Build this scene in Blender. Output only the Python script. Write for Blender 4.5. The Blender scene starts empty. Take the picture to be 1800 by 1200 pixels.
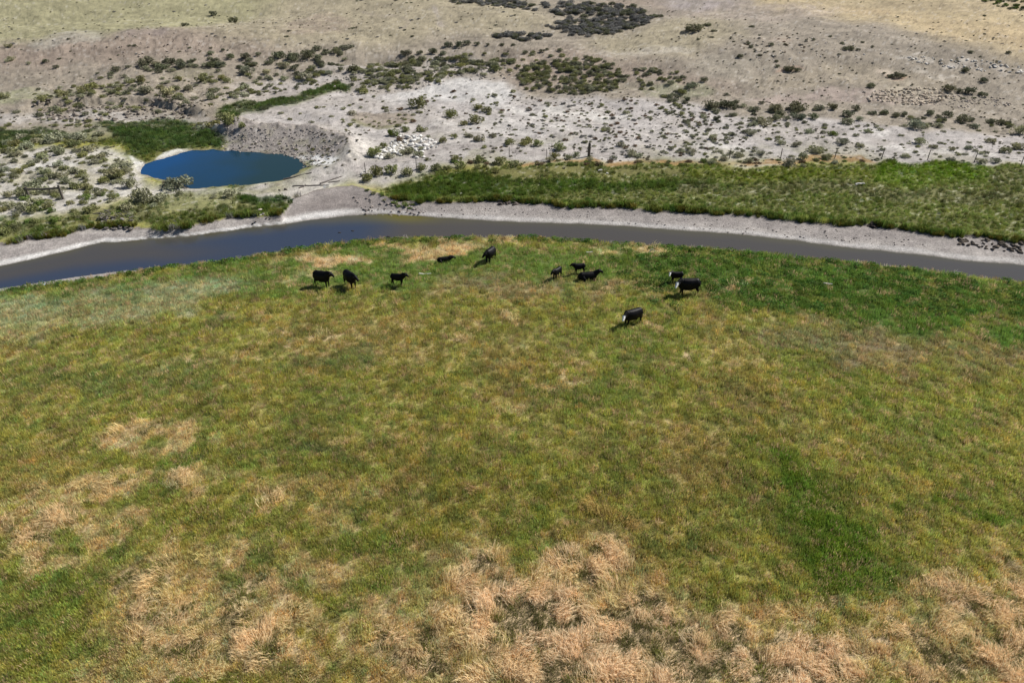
import bpy, bmesh, math, random
import numpy as np
from mathutils import Vector, Matrix, Euler
random.seed(7)
rng = np.random.default_rng(11)
C = bpy.context.scene.collection
SC = bpy.context.scene

# ------------------------------------------------------------------ camera, sky, sun, exposure
CAM_H = 31.0
PITCH = math.radians(33.0)          # below the horizon
FOC = 1200.0                        # focal length in photo pixels (1800 wide)
cam_d = bpy.data.cameras.new("camera"); cam = bpy.data.objects.new("camera", cam_d); C.objects.link(cam)
cam.location = (0, 0, CAM_H); cam.rotation_euler = (math.pi/2 - PITCH, 0, 0)
cam_d.sensor_width = 36.0; cam_d.lens = 24.0; cam_d.clip_end = 12000; cam_d.clip_start = 0.5
SC.camera = cam
SUN_EL = math.radians(43.0)
SUN_AZ = math.radians(62.0)         # clockwise from +Y (away from the camera), towards +X
world = bpy.data.worlds.new("World"); SC.world = world; world.use_nodes = True
wn = world.node_tree.nodes; wl = world.node_tree.links
sky = wn.new("ShaderNodeTexSky"); sky.sky_type = 'NISHITA'; sky.sun_disc = False
sky.sun_elevation = SUN_EL; sky.sun_rotation = SUN_AZ; sky.altitude = 1800
bg = wn["Background"]; bg.inputs[1].default_value = 0.055
wl.new(sky.outputs[0], bg.inputs[0])
sun_d = bpy.data.lights.new("sun", 'SUN'); sun_d.energy = 5.0; sun_d.angle = math.radians(0.53); sun_d.color = (1.0, 0.955, 0.89)
sun = bpy.data.objects.new("sun", sun_d); C.objects.link(sun)
sdir = Vector((math.sin(SUN_AZ)*math.cos(SUN_EL), math.cos(SUN_AZ)*math.cos(SUN_EL), math.sin(SUN_EL)))
sun.rotation_euler = sdir.to_track_quat('Z', 'Y').to_euler(); sun.location = (0, 0, 60)
SC.view_settings.view_transform = 'Standard'; SC.view_settings.look = 'None'
SC.view_settings.exposure = 0.38; SC.view_settings.gamma = 1.0
SC.cycles.max_bounces = 6; SC.cycles.diffuse_bounces = 3; SC.cycles.transparent_max_bounces = 4

# ------------------------------------------------------------------ noise
def _hash(ix, iy, s):
    n = (ix.astype(np.int64)*374761393 + iy.astype(np.int64)*668265263 + s*974634777) & 0xffffffff
    n = ((n ^ (n >> 13))*1274126177) & 0xffffffff
    n = ((n ^ (n >> 16))*2246822519) & 0xffffffff
    return ((n ^ (n >> 15)) & 0xffff)/65535.0
def vnoise(x, y, s=0):
    ix = np.floor(x); iy = np.floor(y); fx = x-ix; fy = y-iy
    fx = fx*fx*(3-2*fx); fy = fy*fy*(3-2*fy); ix = ix.astype(np.int64); iy = iy.astype(np.int64)
    a = _hash(ix, iy, s); b = _hash(ix+1, iy, s); c = _hash(ix, iy+1, s); d = _hash(ix+1, iy+1, s)
    return (a+(b-a)*fx)*(1-fy)+(c+(d-c)*fx)*fy
def fbm(x, y, s=0, o=4):
    r = 0; a = .5; t = 0
    for k in range(o):
        r = r+a*vnoise(x*2**k+17.3*k, y*2**k-9.1*k, s+k); t += a; a *= .55
    return r/t                      # 0..1, centred on .5
def sst(a, b, x):
    t = np.clip((x-a)/(b-a), 0, 1); return t*t*(3-2*t)

# ------------------------------------------------------------------ photo pixel -> place on the ground
CP, SP = math.cos(PITCH), math.sin(PITCH)
def ray(px, py):
    dx = (px-900)/FOC; dy = (600-py)/FOC
    return np.array([dx, CP+dy*SP, -SP+dy*CP])
def depth(x, y, z=0.0): return y*CP + (CAM_H-z)*SP
def plane(px, py, z):
    d = ray(px, py); t = (z-CAM_H)/d[2]; return (d[0]*t, d[1]*t)
def h0(x, y):                       # the broad lie of the land
    x = np.asarray(x, float); y = np.asarray(y, float)
    z = 0.35*sst(82, 92, y)
    z = z + 0.105*np.maximum(y-128, 0)*sst(118, 150, y)
    z = z + sst(140, 210, y)*(6*(fbm(x/70+3.1, y/45, 5, 3)-.5))
    z = z + 2.2*np.exp(-((x+75)/45)**2-((y-165)/16)**2)            # left shoulder
    z = z + 3.0*sst(0, 60, x-.25*(y-120))*sst(115, 150, y)
    z = z + (y > 380)*(y-380)*.02
    return z
_TS = np.concatenate([np.arange(15, 140, 2.0), np.arange(140, 500, 4.0)])
def at(px, py, hf=None):
    hf = hf or h0
    d = ray(px, py)
    T = _TS; below = CAM_H+d[2]*T <= h0(d[0]*T, d[1]*T)
    i = int(np.argmax(below)) if below.any() else len(T)-1
    T2 = np.linspace(T[max(i-1, 0)], T[i], 60); b2 = CAM_H+d[2]*T2 <= h0(d[0]*T2, d[1]*T2)
    t = T2[int(np.argmax(b2))] if b2.any() else T[i]
    x, y = d[0]*t, d[1]*t
    if hf is not h0:
        for _ in range(3):
            z = float(height(x, y)[0]); x, y = plane(px, py, z)
    return (float(x), float(y))
def P(pts, z=None): return np.array([at(a, b) if z is None else plane(a, b, z) for a, b in pts])

# ------------------------------------------------------------------ shore lines (world y as a function of world x)
WZ = -0.72                          # river level
def prof(pts, z):
    w = P(pts, z); o = np.argsort(w[:, 0]); return w[o, 0], w[o, 1]
GX, GY = prof([(-250,560),(0,513),(60,503),(130,493),(200,481),(300,469),(400,458),(440,451),(500,441),(560,433),(650,422),(750,419),(850,417),(950,418),(1050,425),(1150,431),(1250,437),(1350,446),(1450,456),(1550,467),(1650,481),(1750,493),(1800,498),(2050,535)], 0.0)
NX, NY = prof([(-250,545),(0,507),(60,498),(130,487),(200,478),(260,470)], WZ)
FX, FY = prof([(-250,520),(0,468),(60,456),(120,441),(180,426),(240,422),(320,416),(400,406),(500,393),(560,385),(620,378),(680,376),(750,380),(860,388),(1000,393),(1100,398),(1200,405),(1300,413),(1400,422),(1500,436),(1600,447),(1700,458),(1800,467),(2050,495)], WZ)
BX, BY = prof([(-250,450),(0,432),(60,420),(110,414),(165,398),(230,400),(275,407),(330,400),(400,385),(460,382),(500,374),(520,350),(560,338),(620,333),(665,345),(690,355),(760,357),(880,353),(1000,364),(1100,367),(1200,374),(1300,380),(1400,390),(1540,398),(1640,414),(1700,416),(1800,427),(2050,455)], -0.1)
def yG(x): return np.interp(x, GX, GY) + .5*(fbm(x*.5, x*0+3, 21, 3)-.5) + .8*(fbm(x*.1, x*0, 22, 2)-.5)
def yN(x):
    g = yG(x); n = np.interp(x, NX, NY); k = sst(-40, -34, x)
    return n*(1-k)+(g+.55)*k
def yF(x): return np.interp(x, FX, FY) + .7*(fbm(x*.3, x*0+7, 23, 3)-.5)
def yB(x): return np.interp(x, BX, BY) + 1.6*(fbm(x*.45, x*0+1, 24, 4)-.5)
POND_Z = -0.35
PO = P([(243,297),(252,289),(270,283),(290,278),(315,271),(340,267),(370,264),(420,266),(460,267),(500,271),(525,279),(545,292),(522,303),(512,307),(505,313),(470,320),(430,325),(400,327),(340,328),(300,321),(270,314),(245,306)], POND_Z)
DRAW = P([(505,372),(515,352),(560,336),(620,326),(665,338),(690,356),(640,372),(560,378)])
MARSH = P([(150,222),(190,217),(240,214),(300,214),(345,221),(372,238),(400,256),(380,263),(340,265),(300,274),(262,284),(245,292),(228,278),(208,262),(185,246)], -0.2)
MARSH2 = P([(-200,225),(0,222),(90,222),(145,226),(135,238),(80,242),(0,247),(-200,255)])
STRIP = P([(380,205),(400,192),(430,185),(500,170),(560,157),(605,152),(598,165),(540,176),(480,190),(430,203),(400,212)])
BERM = P([(405,228),(440,232),(480,236),(520,238),(560,243),(590,252),(600,266),(585,282)])
CUT = P([(30,200),(90,190),(160,184),(240,184),(290,190),(340,203)])
RAV = P([(810,2),(900,8),(1000,28),(1090,44),(1160,24)])
RAV2 = P([(600,105),(700,104),(780,108),(830,106),(880,98)])
def sd_poly(x, y, V):
    n = len(V); d = np.full(x.shape, 1e9); ins = np.zeros(x.shape, bool)
    for i in range(n):
        ax, ay = V[i]; bx, by = V[(i+1) % n]
        ex, ey = bx-ax, by-ay; wx = x-ax; wy = y-ay
        t = np.clip((wx*ex+wy*ey)/(ex*ex+ey*ey+1e-9), 0, 1)
        d = np.minimum(d, (wx-ex*t)**2+(wy-ey*t)**2)
        c = ((ay > y) != (by > y))
        with np.errstate(divide='ignore', invalid='ignore'):
            xi = (bx-ax)*(y-ay)/(by-ay+1e-12)+ax
        ins ^= c & (x < xi)
    return np.where(ins, -1, 1)*np.sqrt(d)
def d_line(x, y, V):
    d = np.full(x.shape, 1e9)
    for i in range(len(V)-1):
        ax, ay = V[i]; bx, by = V[i+1]; ex, ey = bx-ax, by-ay; wx = x-ax; wy = y-ay
        t = np.clip((wx*ex+wy*ey)/(ex*ex+ey*ey+1e-9), 0, 1)
        d = np.minimum(d, (wx-ex*t)**2+(wy-ey*t)**2)
    return np.sqrt(d)
def boxed(fn, x, y, V, pad, far):
    V = np.asarray(V); m = (x > V[:, 0].min()-pad) & (x < V[:, 0].max()+pad) & (y > V[:, 1].min()-pad) & (y < V[:, 1].max()+pad)
    r = np.full(x.shape, far, float)
    if m.any(): r[m] = fn(x[m], y[m], V)
    return r
def height(x, y):
    x = np.atleast_1d(np.asarray(x, float)); y = np.atleast_1d(np.asarray(y, float))
    z = h0(x, y)
    g, n, f, b = yG(x), yN(x), yF(x), yB(x)
    base = z
    # near meadow, rolling a little
    z = z + .25*(fbm(x/9, y/9, 31, 3)-.5)*(1-sst(-4, 0, y-g))
    # small humps in the rough beyond
    far = sst(0, 6, y-b-1)
    gm = 1-.85*(1-sst(98, 106, y))*sst(-18, -12, x)
    z = z + gm*far*(.9*(fbm(x/7, y/6, 33, 4)-.5) + .25*(fbm(x/1.6, y/1.6, 37, 3)-.5))
    # open draw, no step there
    dr = boxed(sd_poly, x, y, DRAW, 10, 9)
    nostep = sst(2.5, -1, dr)
    # cut bank, marsh, berm and pond
    dc = boxed(d_line, x, y, CUT, 22, 99)
    cy = np.interp(x, CUT[:, 0], CUT[:, 1]) + 1.4*(fbm(x*.35, x*0, 41, 3)-.5)
    inx = sst(CUT[0, 0]-14, CUT[0, 0], x)*(1-sst(CUT[-1, 0], CUT[-1, 0]+10, x))
    z = z + 1.0*inx*sst(0, 1.2, y-cy+.8*(fbm(x/1.1, y/1.1, 49, 3)-.5))*(1-sst(8, 30, y-cy))*(.4+1.1*fbm(x*.3, y*.2, 43, 3))
    for mp in (MARSH, MARSH2):
        dm = boxed(sd_poly, x, y, mp, 12, 20)
        k = sst(5, -.5, dm); z = z*(1-k) + (-0.18)*k
    db = boxed(d_line, x, y, BERM, 14, 99)
    z = z + 1.5*np.exp(-(db/3.0)**2)*(.25+1.5*fbm(x/1.6, y/1.2, 45, 4)) + .5*np.exp(-(db/4.0)**2)*(fbm(x/.6, y/.6, 48, 3)-.5)
    dR = boxed(d_line, x, y, RAV, 22, 99)
    z = z - .5*np.exp(-(dR/6)**2)
    dR = boxed(d_line, x, y, RAV2, 16, 99)
    z = z - 1.3*np.exp(-(dR/2.5)**2)*(.4+fbm(x/4, y/4, 46, 3))
    dp = boxed(sd_poly, x, y, PO, 16, 30)
    dpj = dp + 2.6*(fbm(x/4.5, y/4, 47, 4)-.5)
    zp = np.where(dpj > 0, POND_Z+.16*dpj+.02*dpj**2, POND_Z+.35*dpj)
    z = np.where(dp < 12, np.minimum(z, np.maximum(zp, POND_Z-1.0)), z)
    # river: meadow lip, bed, beach, far lip
    bed = np.maximum(WZ-.9, WZ-.25*np.minimum(y-n, f-y))
    t1 = np.clip((y-g)/np.maximum(n-g, .3), 0, 1)
    lipn = z*(1-sst(0, .45, t1)) + (WZ+.25)*sst(0, .45, t1) - .25*t1
    tb = np.clip((y-f)/np.maximum(b-f, 1), 0, 1)
    beach_top = -0.12*(1-nostep) + .30*nostep
    beach = WZ + (beach_top-WZ)*(tb**.8) + .12*(fbm(x/1.5, y/1.0, 51, 4)-.5)*sst(0, .15, tb)
    stepw = .5+3.5*nostep
    ts = sst(0, 1, (y-b)/stepw)
    z = np.where(y <= g, z, np.where(y <= n, lipn, np.where(y <= f, bed, np.where(y <= b, beach, beach_top*(1-ts)+z*ts))))
    return z

# ------------------------------------------------------------------ ground colours
def ell(cx, cy, rx, ry):
    c = at(cx, cy); a = at(cx, cy-ry); b = at(cx, cy+ry)
    return (c[0], (a[1]+b[1])/2, rx*depth(*c)/FOC, abs(a[1]-b[1])/2)
LAY = []
def lp(pts, col, feather=1.5, s=1.0, brk=0.0, sc=3.0): LAY.append(('p', P(pts) if not isinstance(pts, np.ndarray) else pts, col, feather, s, brk, sc))
def le(cx, cy, rx, ry, col, s=1.0, brk=.5, sc=2.0): LAY.append(('e', ell(cx, cy, rx, ry), col, 0, s, brk, sc))
def ll(pts, col, w, s=1.0, brk=0.0, sc=2.0): LAY.append(('l', P(pts) if not isinstance(pts, np.ndarray) else pts, col, w, s, brk, sc))
PALE = (.48,.445,.42); WHITE = (.68,.65,.60); PINK = (.345,.275,.22); TAN = (.39,.34,.23); YG = (.36,.335,.20); GREYT = (.33,.285,.225)
ORA = (.50,.40,.235); MUD = (.33,.30,.28); DRYMUD = (.27,.24,.225); GRN = (.085,.125,.03); LUSH = (.06,.13,.015); OLV = (.17,.175,.07)
# hills
lp([(-300,-80),(2100,-80),(2100,290),(1200,250),(-300,230)], GREYT, 4)
lp([(-300,-80),(560,-80),(470,30),(330,52),(200,60),(90,72),(-300,100)], YG, 7)
lp([(500,-80),(830,-80),(960,18),(1000,45),(900,62),(720,72),(560,85),(430,80),(330,60),(450,30)], TAN, 7, .8)
lp([(60,75),(200,62),(330,55),(430,80),(460,95),(300,108),(100,120),(-100,130),(-100,90)], PINK, 8, .85)
le(250,61,60,7, (.27,.22,.20), .7); le(110,70,50,14, (.46,.43,.36), .6); le(540,50,70,18, PINK, .6)
lp([(-200,125),(120,120),(300,115),(420,130),(520,140),(300,160),(100,165),(-200,190)], GREYT, 5, .7)
le(350,138,50,10, OLV, .35); le(35,175,90,14, (.33,.33,.20), .8); le(80,172,60,8,(.40,.38,.27),.6)
lp([(1200,-60),(2000,-60),(2000,150),(1750,95),(1600,55),(1450,30),(1330,12)], ORA, 7, .75)
lp([(1500,20),(1800,45),(2000,70),(2000,110),(1800,85),(1650,60)], (.55,.42,.25), 5, .7, .4, 6)
lp([(1060,70),(1160,40),(1250,20),(1300,60),(1200,100),(1050,105)], TAN, 5, .8)
le(1120,96,90,8,(.50,.45,.37),.7); le(1330,20,160,16,(.43,.36,.30),.6)
le(1220,0,80,22,(.42,.37,.37),.6,.4); le(1700,40,160,22,ORA,.5)
lp([(860,-40),(1160,-40),(1170,20),(1130,10),(1000,0),(900,-5)], PINK, 4, .7)
le(1500,140,180,20, (.40,.34,.25),.6); le(1480,175,160,12,(.41,.33,.29),.7); le(1270,120,90,24,(.38,.34,.27),.6)
lp([(900,95),(1000,85),(1100,100),(1200,130),(1300,160),(1200,170),(1100,150),(900,150)], PINK, 5, .7)
# pale alkali flats
lp([(400,215),(470,185),(560,175),(640,158),(760,150),(850,142),(900,145),(930,168),(1060,175),(1180,178),(1280,205),(1420,212),(1560,225),(1800,240),(2100,260),(2100,300),(1500,285),(1240,285),(900,285),(740,300),(650,325),(540,335),(440,330),(600,270),(585,240),(520,222),(440,222)], PALE, 3, .95, .25, 6)
lp([(660,165),(760,152),(840,146),(900,150),(920,168),(900,185),(860,190),(800,185),(700,180)], (.62,.60,.57), 2, .8, .5, 4)
lp([(890,190),(1000,186),(1100,200),(1080,215),(960,208)], WHITE, 2, .7, .8, 2)
le(1060,207,60,8,WHITE,.7); le(900,225,150,14,(.60,.57,.53),.6); le(1200,237,110,9,(.60,.56,.51),.7); le(1260,258,60,5,WHITE,.7)
le(1545,236,26,5,WHITE,.9); le(1570,262,60,5,WHITE,.6); le(1680,268,70,5,WHITE,.6); le(1340,290,60,5,WHITE,.5); le(1300,262,30,4,WHITE,.5)
le(1450,160,0.1,.1,PINK,.1); le(1450,106,0.1,.1,PINK,.1)
le(1640,105,60,8,(.60,.55,.48),.7,.9,2); le(1740,117,60,9,(.58,.52,.45),.6,.9,2); le(1620,130,60,6,(.58,.53,.46),.5,.9,2); le(1600,165,70,14,(.54,.47,.36),.6,.8,2); le(1480,117,0.1,.1,PINK,.1)
le(1315,141,26,5,(.57,.51,.42),.6,.8,1.5); le(1550,134,30,5,(.60,.50,.40),.6); le(1392,124,26,4,(.50,.33,.24),.6); le(1575,141,26,3,(.52,.34,.24),.6)
le(1365,70,40,6,(.52,.42,.33),.6,.8,2)
lp([(-200,265),(60,262),(170,262),(200,272),(225,300),(235,318),(320,330),(430,338),(500,350),(300,352),(200,360),(100,378),(-200,400)], (.52,.49,.44), 2, .95, .3, 3)
lp([(-200,205),(80,200),(210,196),(340,210),(380,222),(360,226),(300,210),(150,212),(-200,222)], (.45,.415,.375), 2, .9, .4, 3)
lp([(440,150),(560,125),(620,110),(820,100),(880,115),(850,140),(700,150),(600,160),(480,180),(430,180),(400,185)], (.44,.40,.36), 3, .85, .5, 4)
le(520,150,60,8,(.50,.46,.43),.7); le(470,160,60,7,(.49,.44,.41),.6)
lp([(0,290),(170,278),(140,290),(0,302)], (.62,.60,.55), .8, .8)
lp([(60,345),(130,335),(210,345),(140,352)], (.60,.58,.53), .8, .6)
# bare oval, grassy bits
lp([(602,208),(625,198),(680,192),(725,198),(722,212),(690,220),(640,221),(605,218)], (.33,.28,.225), .8, .95)
ll([(612,216),(650,220),(700,217)], (.26,.25,.13), .9, .7, .5)
le(1190,162,60,14,(.30,.31,.19),.6); le(1110,150,50,10,(.33,.30,.22),.5); le(800,170,0.1,.1,PINK,.1)
# tracks
ll([(600,232),(640,258),(625,285),(600,305),(560,325),(500,345)], (.56,.52,.475), 3.0, .9, .1)
ll([(610,305),(680,280),(760,268),(860,262),(1000,268),(1130,272)], (.40,.36,.335), 1.3, .75, .2)
ll([(560,318),(640,290),(690,276)], (.42,.385,.36), 1.0, .6, .3)
ll([(765,15),(772,32),(782,52)], (.48,.42,.36), .9, .7, .6, 3); ll([(640,15),(720,35),(700,50)], (.35,.30,.24), .7, .5, .6)
# berm and pond fringe
lp([(375,228),(440,226),(520,226),(580,236),(605,255),(600,275),(560,290),(530,280),(480,268),(400,262),(385,250)], (.34,.305,.285), 1.2, .95, .2, 1)
lp([(398,258),(430,264),(480,266),(520,270),(556,280),(580,288),(566,300),(540,292),(520,279),(480,271),(420,268),(392,265)], (.74,.73,.70), .6, .95, .6, 1.2)
le(365,233,16,4,(.7,.68,.64),.9); le(375,240,20,5,(.62,.6,.56),.6)
ll([(243,300),(250,288),(270,282),(300,273),(340,264),(372,262),(420,264)], (.40,.29,.18), .35, .9, .1)
# left terrace
lp([(-200,405),(0,392),(60,385),(130,378),(200,362),(240,350),(330,340),(430,345),(485,360),(505,376),(440,386),(380,388),(330,402),(270,410),(235,398),(160,395),(100,412),(0,430),(-200,450)], (.225,.235,.10), 1.2, .88, .5, 2)
lp([(330,345),(430,345),(440,362),(330,375),(280,372)], (.27,.265,.125), 1.2, .7, .4, 2)
lp([(230,385),(330,378),(400,372),(480,362),(500,376),(440,385),(380,388),(330,402),(270,410)], (.165,.20,.045), .9, .95, .15, 1)
lp([(40,418),(60,402),(100,392),(125,398),(112,414),(60,425)], (.17,.22,.05), .8, .9)
le(455,353,45,8,LUSH,.9,.2); le(480,365,20,9,(.12,.17,.03),.8); le(150,388,30,5,(.18,.21,.06),.8); le(20,380,30,8,(.2,.24,.07),.7)
# marsh and strips
LAY.append(('p', MARSH, (.12,.175,.05), 1.3, 1, .2, 2)); LAY.append(('p', MARSH2, (.115,.165,.055), 1.8, .9, .3, 2))
le(290,235,60,7,(.11,.17,.04),.7,.6)
le(255,275,40,12,(.21,.21,.05),.8,.4); le(330,262,60,5,(.20,.19,.06),.7)
lp([(272,274),(290,264),(325,258),(332,262),(310,268),(290,275),(276,278)], (.78,.76,.72), .4, .95, .25, 1)
lp([(205,268),(222,274),(242,281),(238,292),(226,298),(214,284)], (.74,.72,.68), .5, .9, .3, 1)
ll([(243,300),(250,288),(270,282),(300,273),(340,264),(372,262),(420,264)], (.45,.36,.27), .35, .9, .1)
LAY.append(('p', STRIP, (.12,.17,.04), 1.2, .95, .2, 3))
# far bank meadow
lp([(675,330),(700,318),(800,310),(880,300),(935,290),(1000,288),(1100,290),(1200,288),(1300,296),(1420,300),(1500,296),(1560,288),(1620,283),(1700,287),(1900,300),(2200,330),(2200,470),(1700,422),(1540,400),(1400,392),(1300,384),(1000,370),(880,358),(760,360),(690,356)], (.23,.26,.07), 1.0, 1, .0, 3)
lp([(690,340),(700,322),(800,314),(900,314),(1080,322),(1300,322),(1300,336),(1050,338),(900,345),(760,350)], (.115,.175,.03), 1, .9, .3, 4)
lp([(900,292),(1000,286),(1100,290),(1250,289),(1400,292),(1500,290),(1540,285),(1500,278),(1400,283),(1250,285),(1000,283),(930,285)], (.36,.22,.09), .7, .85, .6, 2)
lp([(880,298),(1000,294),(1180,298),(1180,308),(1000,312),(870,312)], (.17,.145,.06), .8, .7, .5, 3)
lp([(1200,298),(1300,300),(1420,305),(1560,304),(1560,318),(1420,322),(1200,312)], (.215,.255,.035), .8, .85, .35, 3)
lp([(1550,292),(1620,284),(1720,288),(1760,298),(1700,318),(1600,328),(1540,322)], (.165,.26,.02), 1.2, .85, .35, 3)
lp([(1180,328),(1400,328),(1600,335),(1800,340),(2100,360),(2100,372),(1800,360),(1500,348),(1180,345)], (.20,.20,.085), 1.2, .75, .5, 5)
lp([(1250,340),(1500,350),(1800,385),(2100,410),(2100,430),(1800,400),(1500,375),(1250,368),(1100,362)], (.21,.25,.06), 1, .7, .5, 4)
lp([(1720,300),(2100,320),(2100,350),(1760,332)], (.205,.205,.085), 2, .6, .3)
ll([(700,350),(880,350),(1000,358),(1200,368),(1400,385),(1540,393),(1700,412)], (.10,.15,.025), .7, .9, .3, 2)
le(940,356,60,4,(.36,.30,.12),.8)
# near meadow
D1 = (.66,.505,.32); D2 = (.42,.32,.18)
lp([(1110,432),(1250,437),(1450,455),(1650,480),(2100,560),(2100,640),(1800,610),(1650,590),(1500,565),(1380,545),(1260,525),(1180,500),(1120,470)], (.11,.18,.035), 4.0, .95, .5, 3)
lp([(-200,520),(60,500),(300,478),(520,452),(640,432),(1100,432),(1150,470),(1000,500),(880,500),(700,500),(560,515),(300,530),(-200,570)], (.155,.225,.05), 1.5, .9, .4, 3)
lp([(-200,560),(100,520),(350,490),(440,500),(380,530),(250,560),(60,590),(-200,640)], (.31,.33,.20), 2, .75, .4, 4)
le(560,458,75,11,D1,.75,.7); le(700,430,50,6,D1,.6,.8); le(790,440,70,9,D1,.7,.7); le(900,426,50,5,D1,.6); le(1110,441,60,7,D1,.6,.6); le(540,490,40,10,D1,.3,.8)
le(860,490,110,14,(.30,.22,.13),.4,.8,2); le(950,510,180,20,(.28,.23,.13),.5,.7,2); le(1120,505,60,12,(.32,.22,.14),.6,.7,2); le(1650,630,180,30,(.26,.20,.11),.6,.5,3); le(1500,600,160,30,(.25,.22,.13),.5,.6,3)
le(890,566,20,7,D1,.8,.3,.8); le(508,598,16,5,D1,.9,.2,.8); le(590,590,30,6,D1,.5,.6,.8); le(660,580,16,7,(.45,.24,.13),.7,.4,.8); le(820,578,30,5,D1,.4,.6); le(1210,630,16,8,D1,.7,.4,.8); le(1160,580,20,5,D1,.5); le(1280,497,30,4,D1,.7); le(1350,495,15,4,D1,.7); le(1265,500,35,4,(.36,.33,.2),.5); le(300,640,20,6,D1,.5); le(815,610,20,5,D1,.6)
le(990,690,60,12,(.10,.15,.04),.6,.5); le(975,715,50,10,(.10,.15,.04),.7,.5); le(900,720,35,9,D1,.45,.7,1); le(1000,665,40,14,D1,.35,.8,1)
for e in [(320,830,160,20,.5),(260,765,110,16,.55),(340,855,60,22,.7),(130,880,110,22,.6),(60,935,90,28,.8),(40,960,60,16,.6),(30,990,50,14,.6),(200,930,60,22,.5),(310,1010,90,60,.7),(340,1080,130,60,.7),(300,1150,170,60,.55),(450,895,22,16,.7),(560,1010,70,40,.35),(460,1130,100,50,.5),(130,1000,80,24,.4),(540,880,120,40,.25)]:
    le(*e[:4], D1, e[4], .6, 1.6)
lp([(600,1230),(640,1100),(720,1040),(780,1000),(860,965),(950,990),(1060,960),(1120,1010),(1200,1060),(1320,1110),(1480,1120),(1600,1090),(1700,1040),(1790,1000),(1830,1080),(1830,1230)], D1, 1.8, .92, .5, 1.5)
lp([(860,1010),(960,1000),(1060,1030),(1180,1080),(1300,1130),(1500,1140),(1500,1230),(1000,1230),(900,1120)], (.76,.59,.40), 1.2, .8, .45, 1.2)
le(1080,920,70,20,(.36,.20,.11),.5,.6); le(1000,930,50,12,(.33,.20,.11),.4); le(1600,1010,60,20,D1,.4,.6); le(1500,1050,100,20,D1,.5,.6); le(1380,1060,80,20,D1,.5,.6); le(1640,1110,50,30,(.13,.17,.045),.6,.5)
for e in [(1348,825,30,12,.8),(1395,865,45,20,.9),(1372,858,24,12,.8),(1460,905,62,28,.9),(1500,945,70,34,1),(1470,980,80,30,.9),(1420,1012,30,12,.6),(1500,1000,50,16,.6),(1635,888,42,13,.8),(1760,912,60,14,.8),(1720,900,40,10,.5),(1600,1040,80,40,.45),(40,1110,120,70,.45),(180,1110,80,30,.4)]:
    le(*e[:4], (.12,.18,.025) if e[4] > .75 else (.13,.19,.035), e[4], .45, 1.2)
lp([(1325,815),(1360,815),(1420,845),(1470,885),(1530,925),(1570,960),(1560,990),(1500,1005),(1440,1000),(1420,960),(1390,915),(1340,850)], (.12,.18,.025), 3.0, .9, .35, 2)
le(580,800,60,16,(.09,.12,.05),.5); le(410,575,60,12,(.10,.14,.06),.5); le(740,860,100,16,(.10,.12,.04),.5); le(620,640,90,16,(.12,.17,.06),.4,.6); le(200,660,200,30,(.15,.20,.07),.5,.4)

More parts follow.
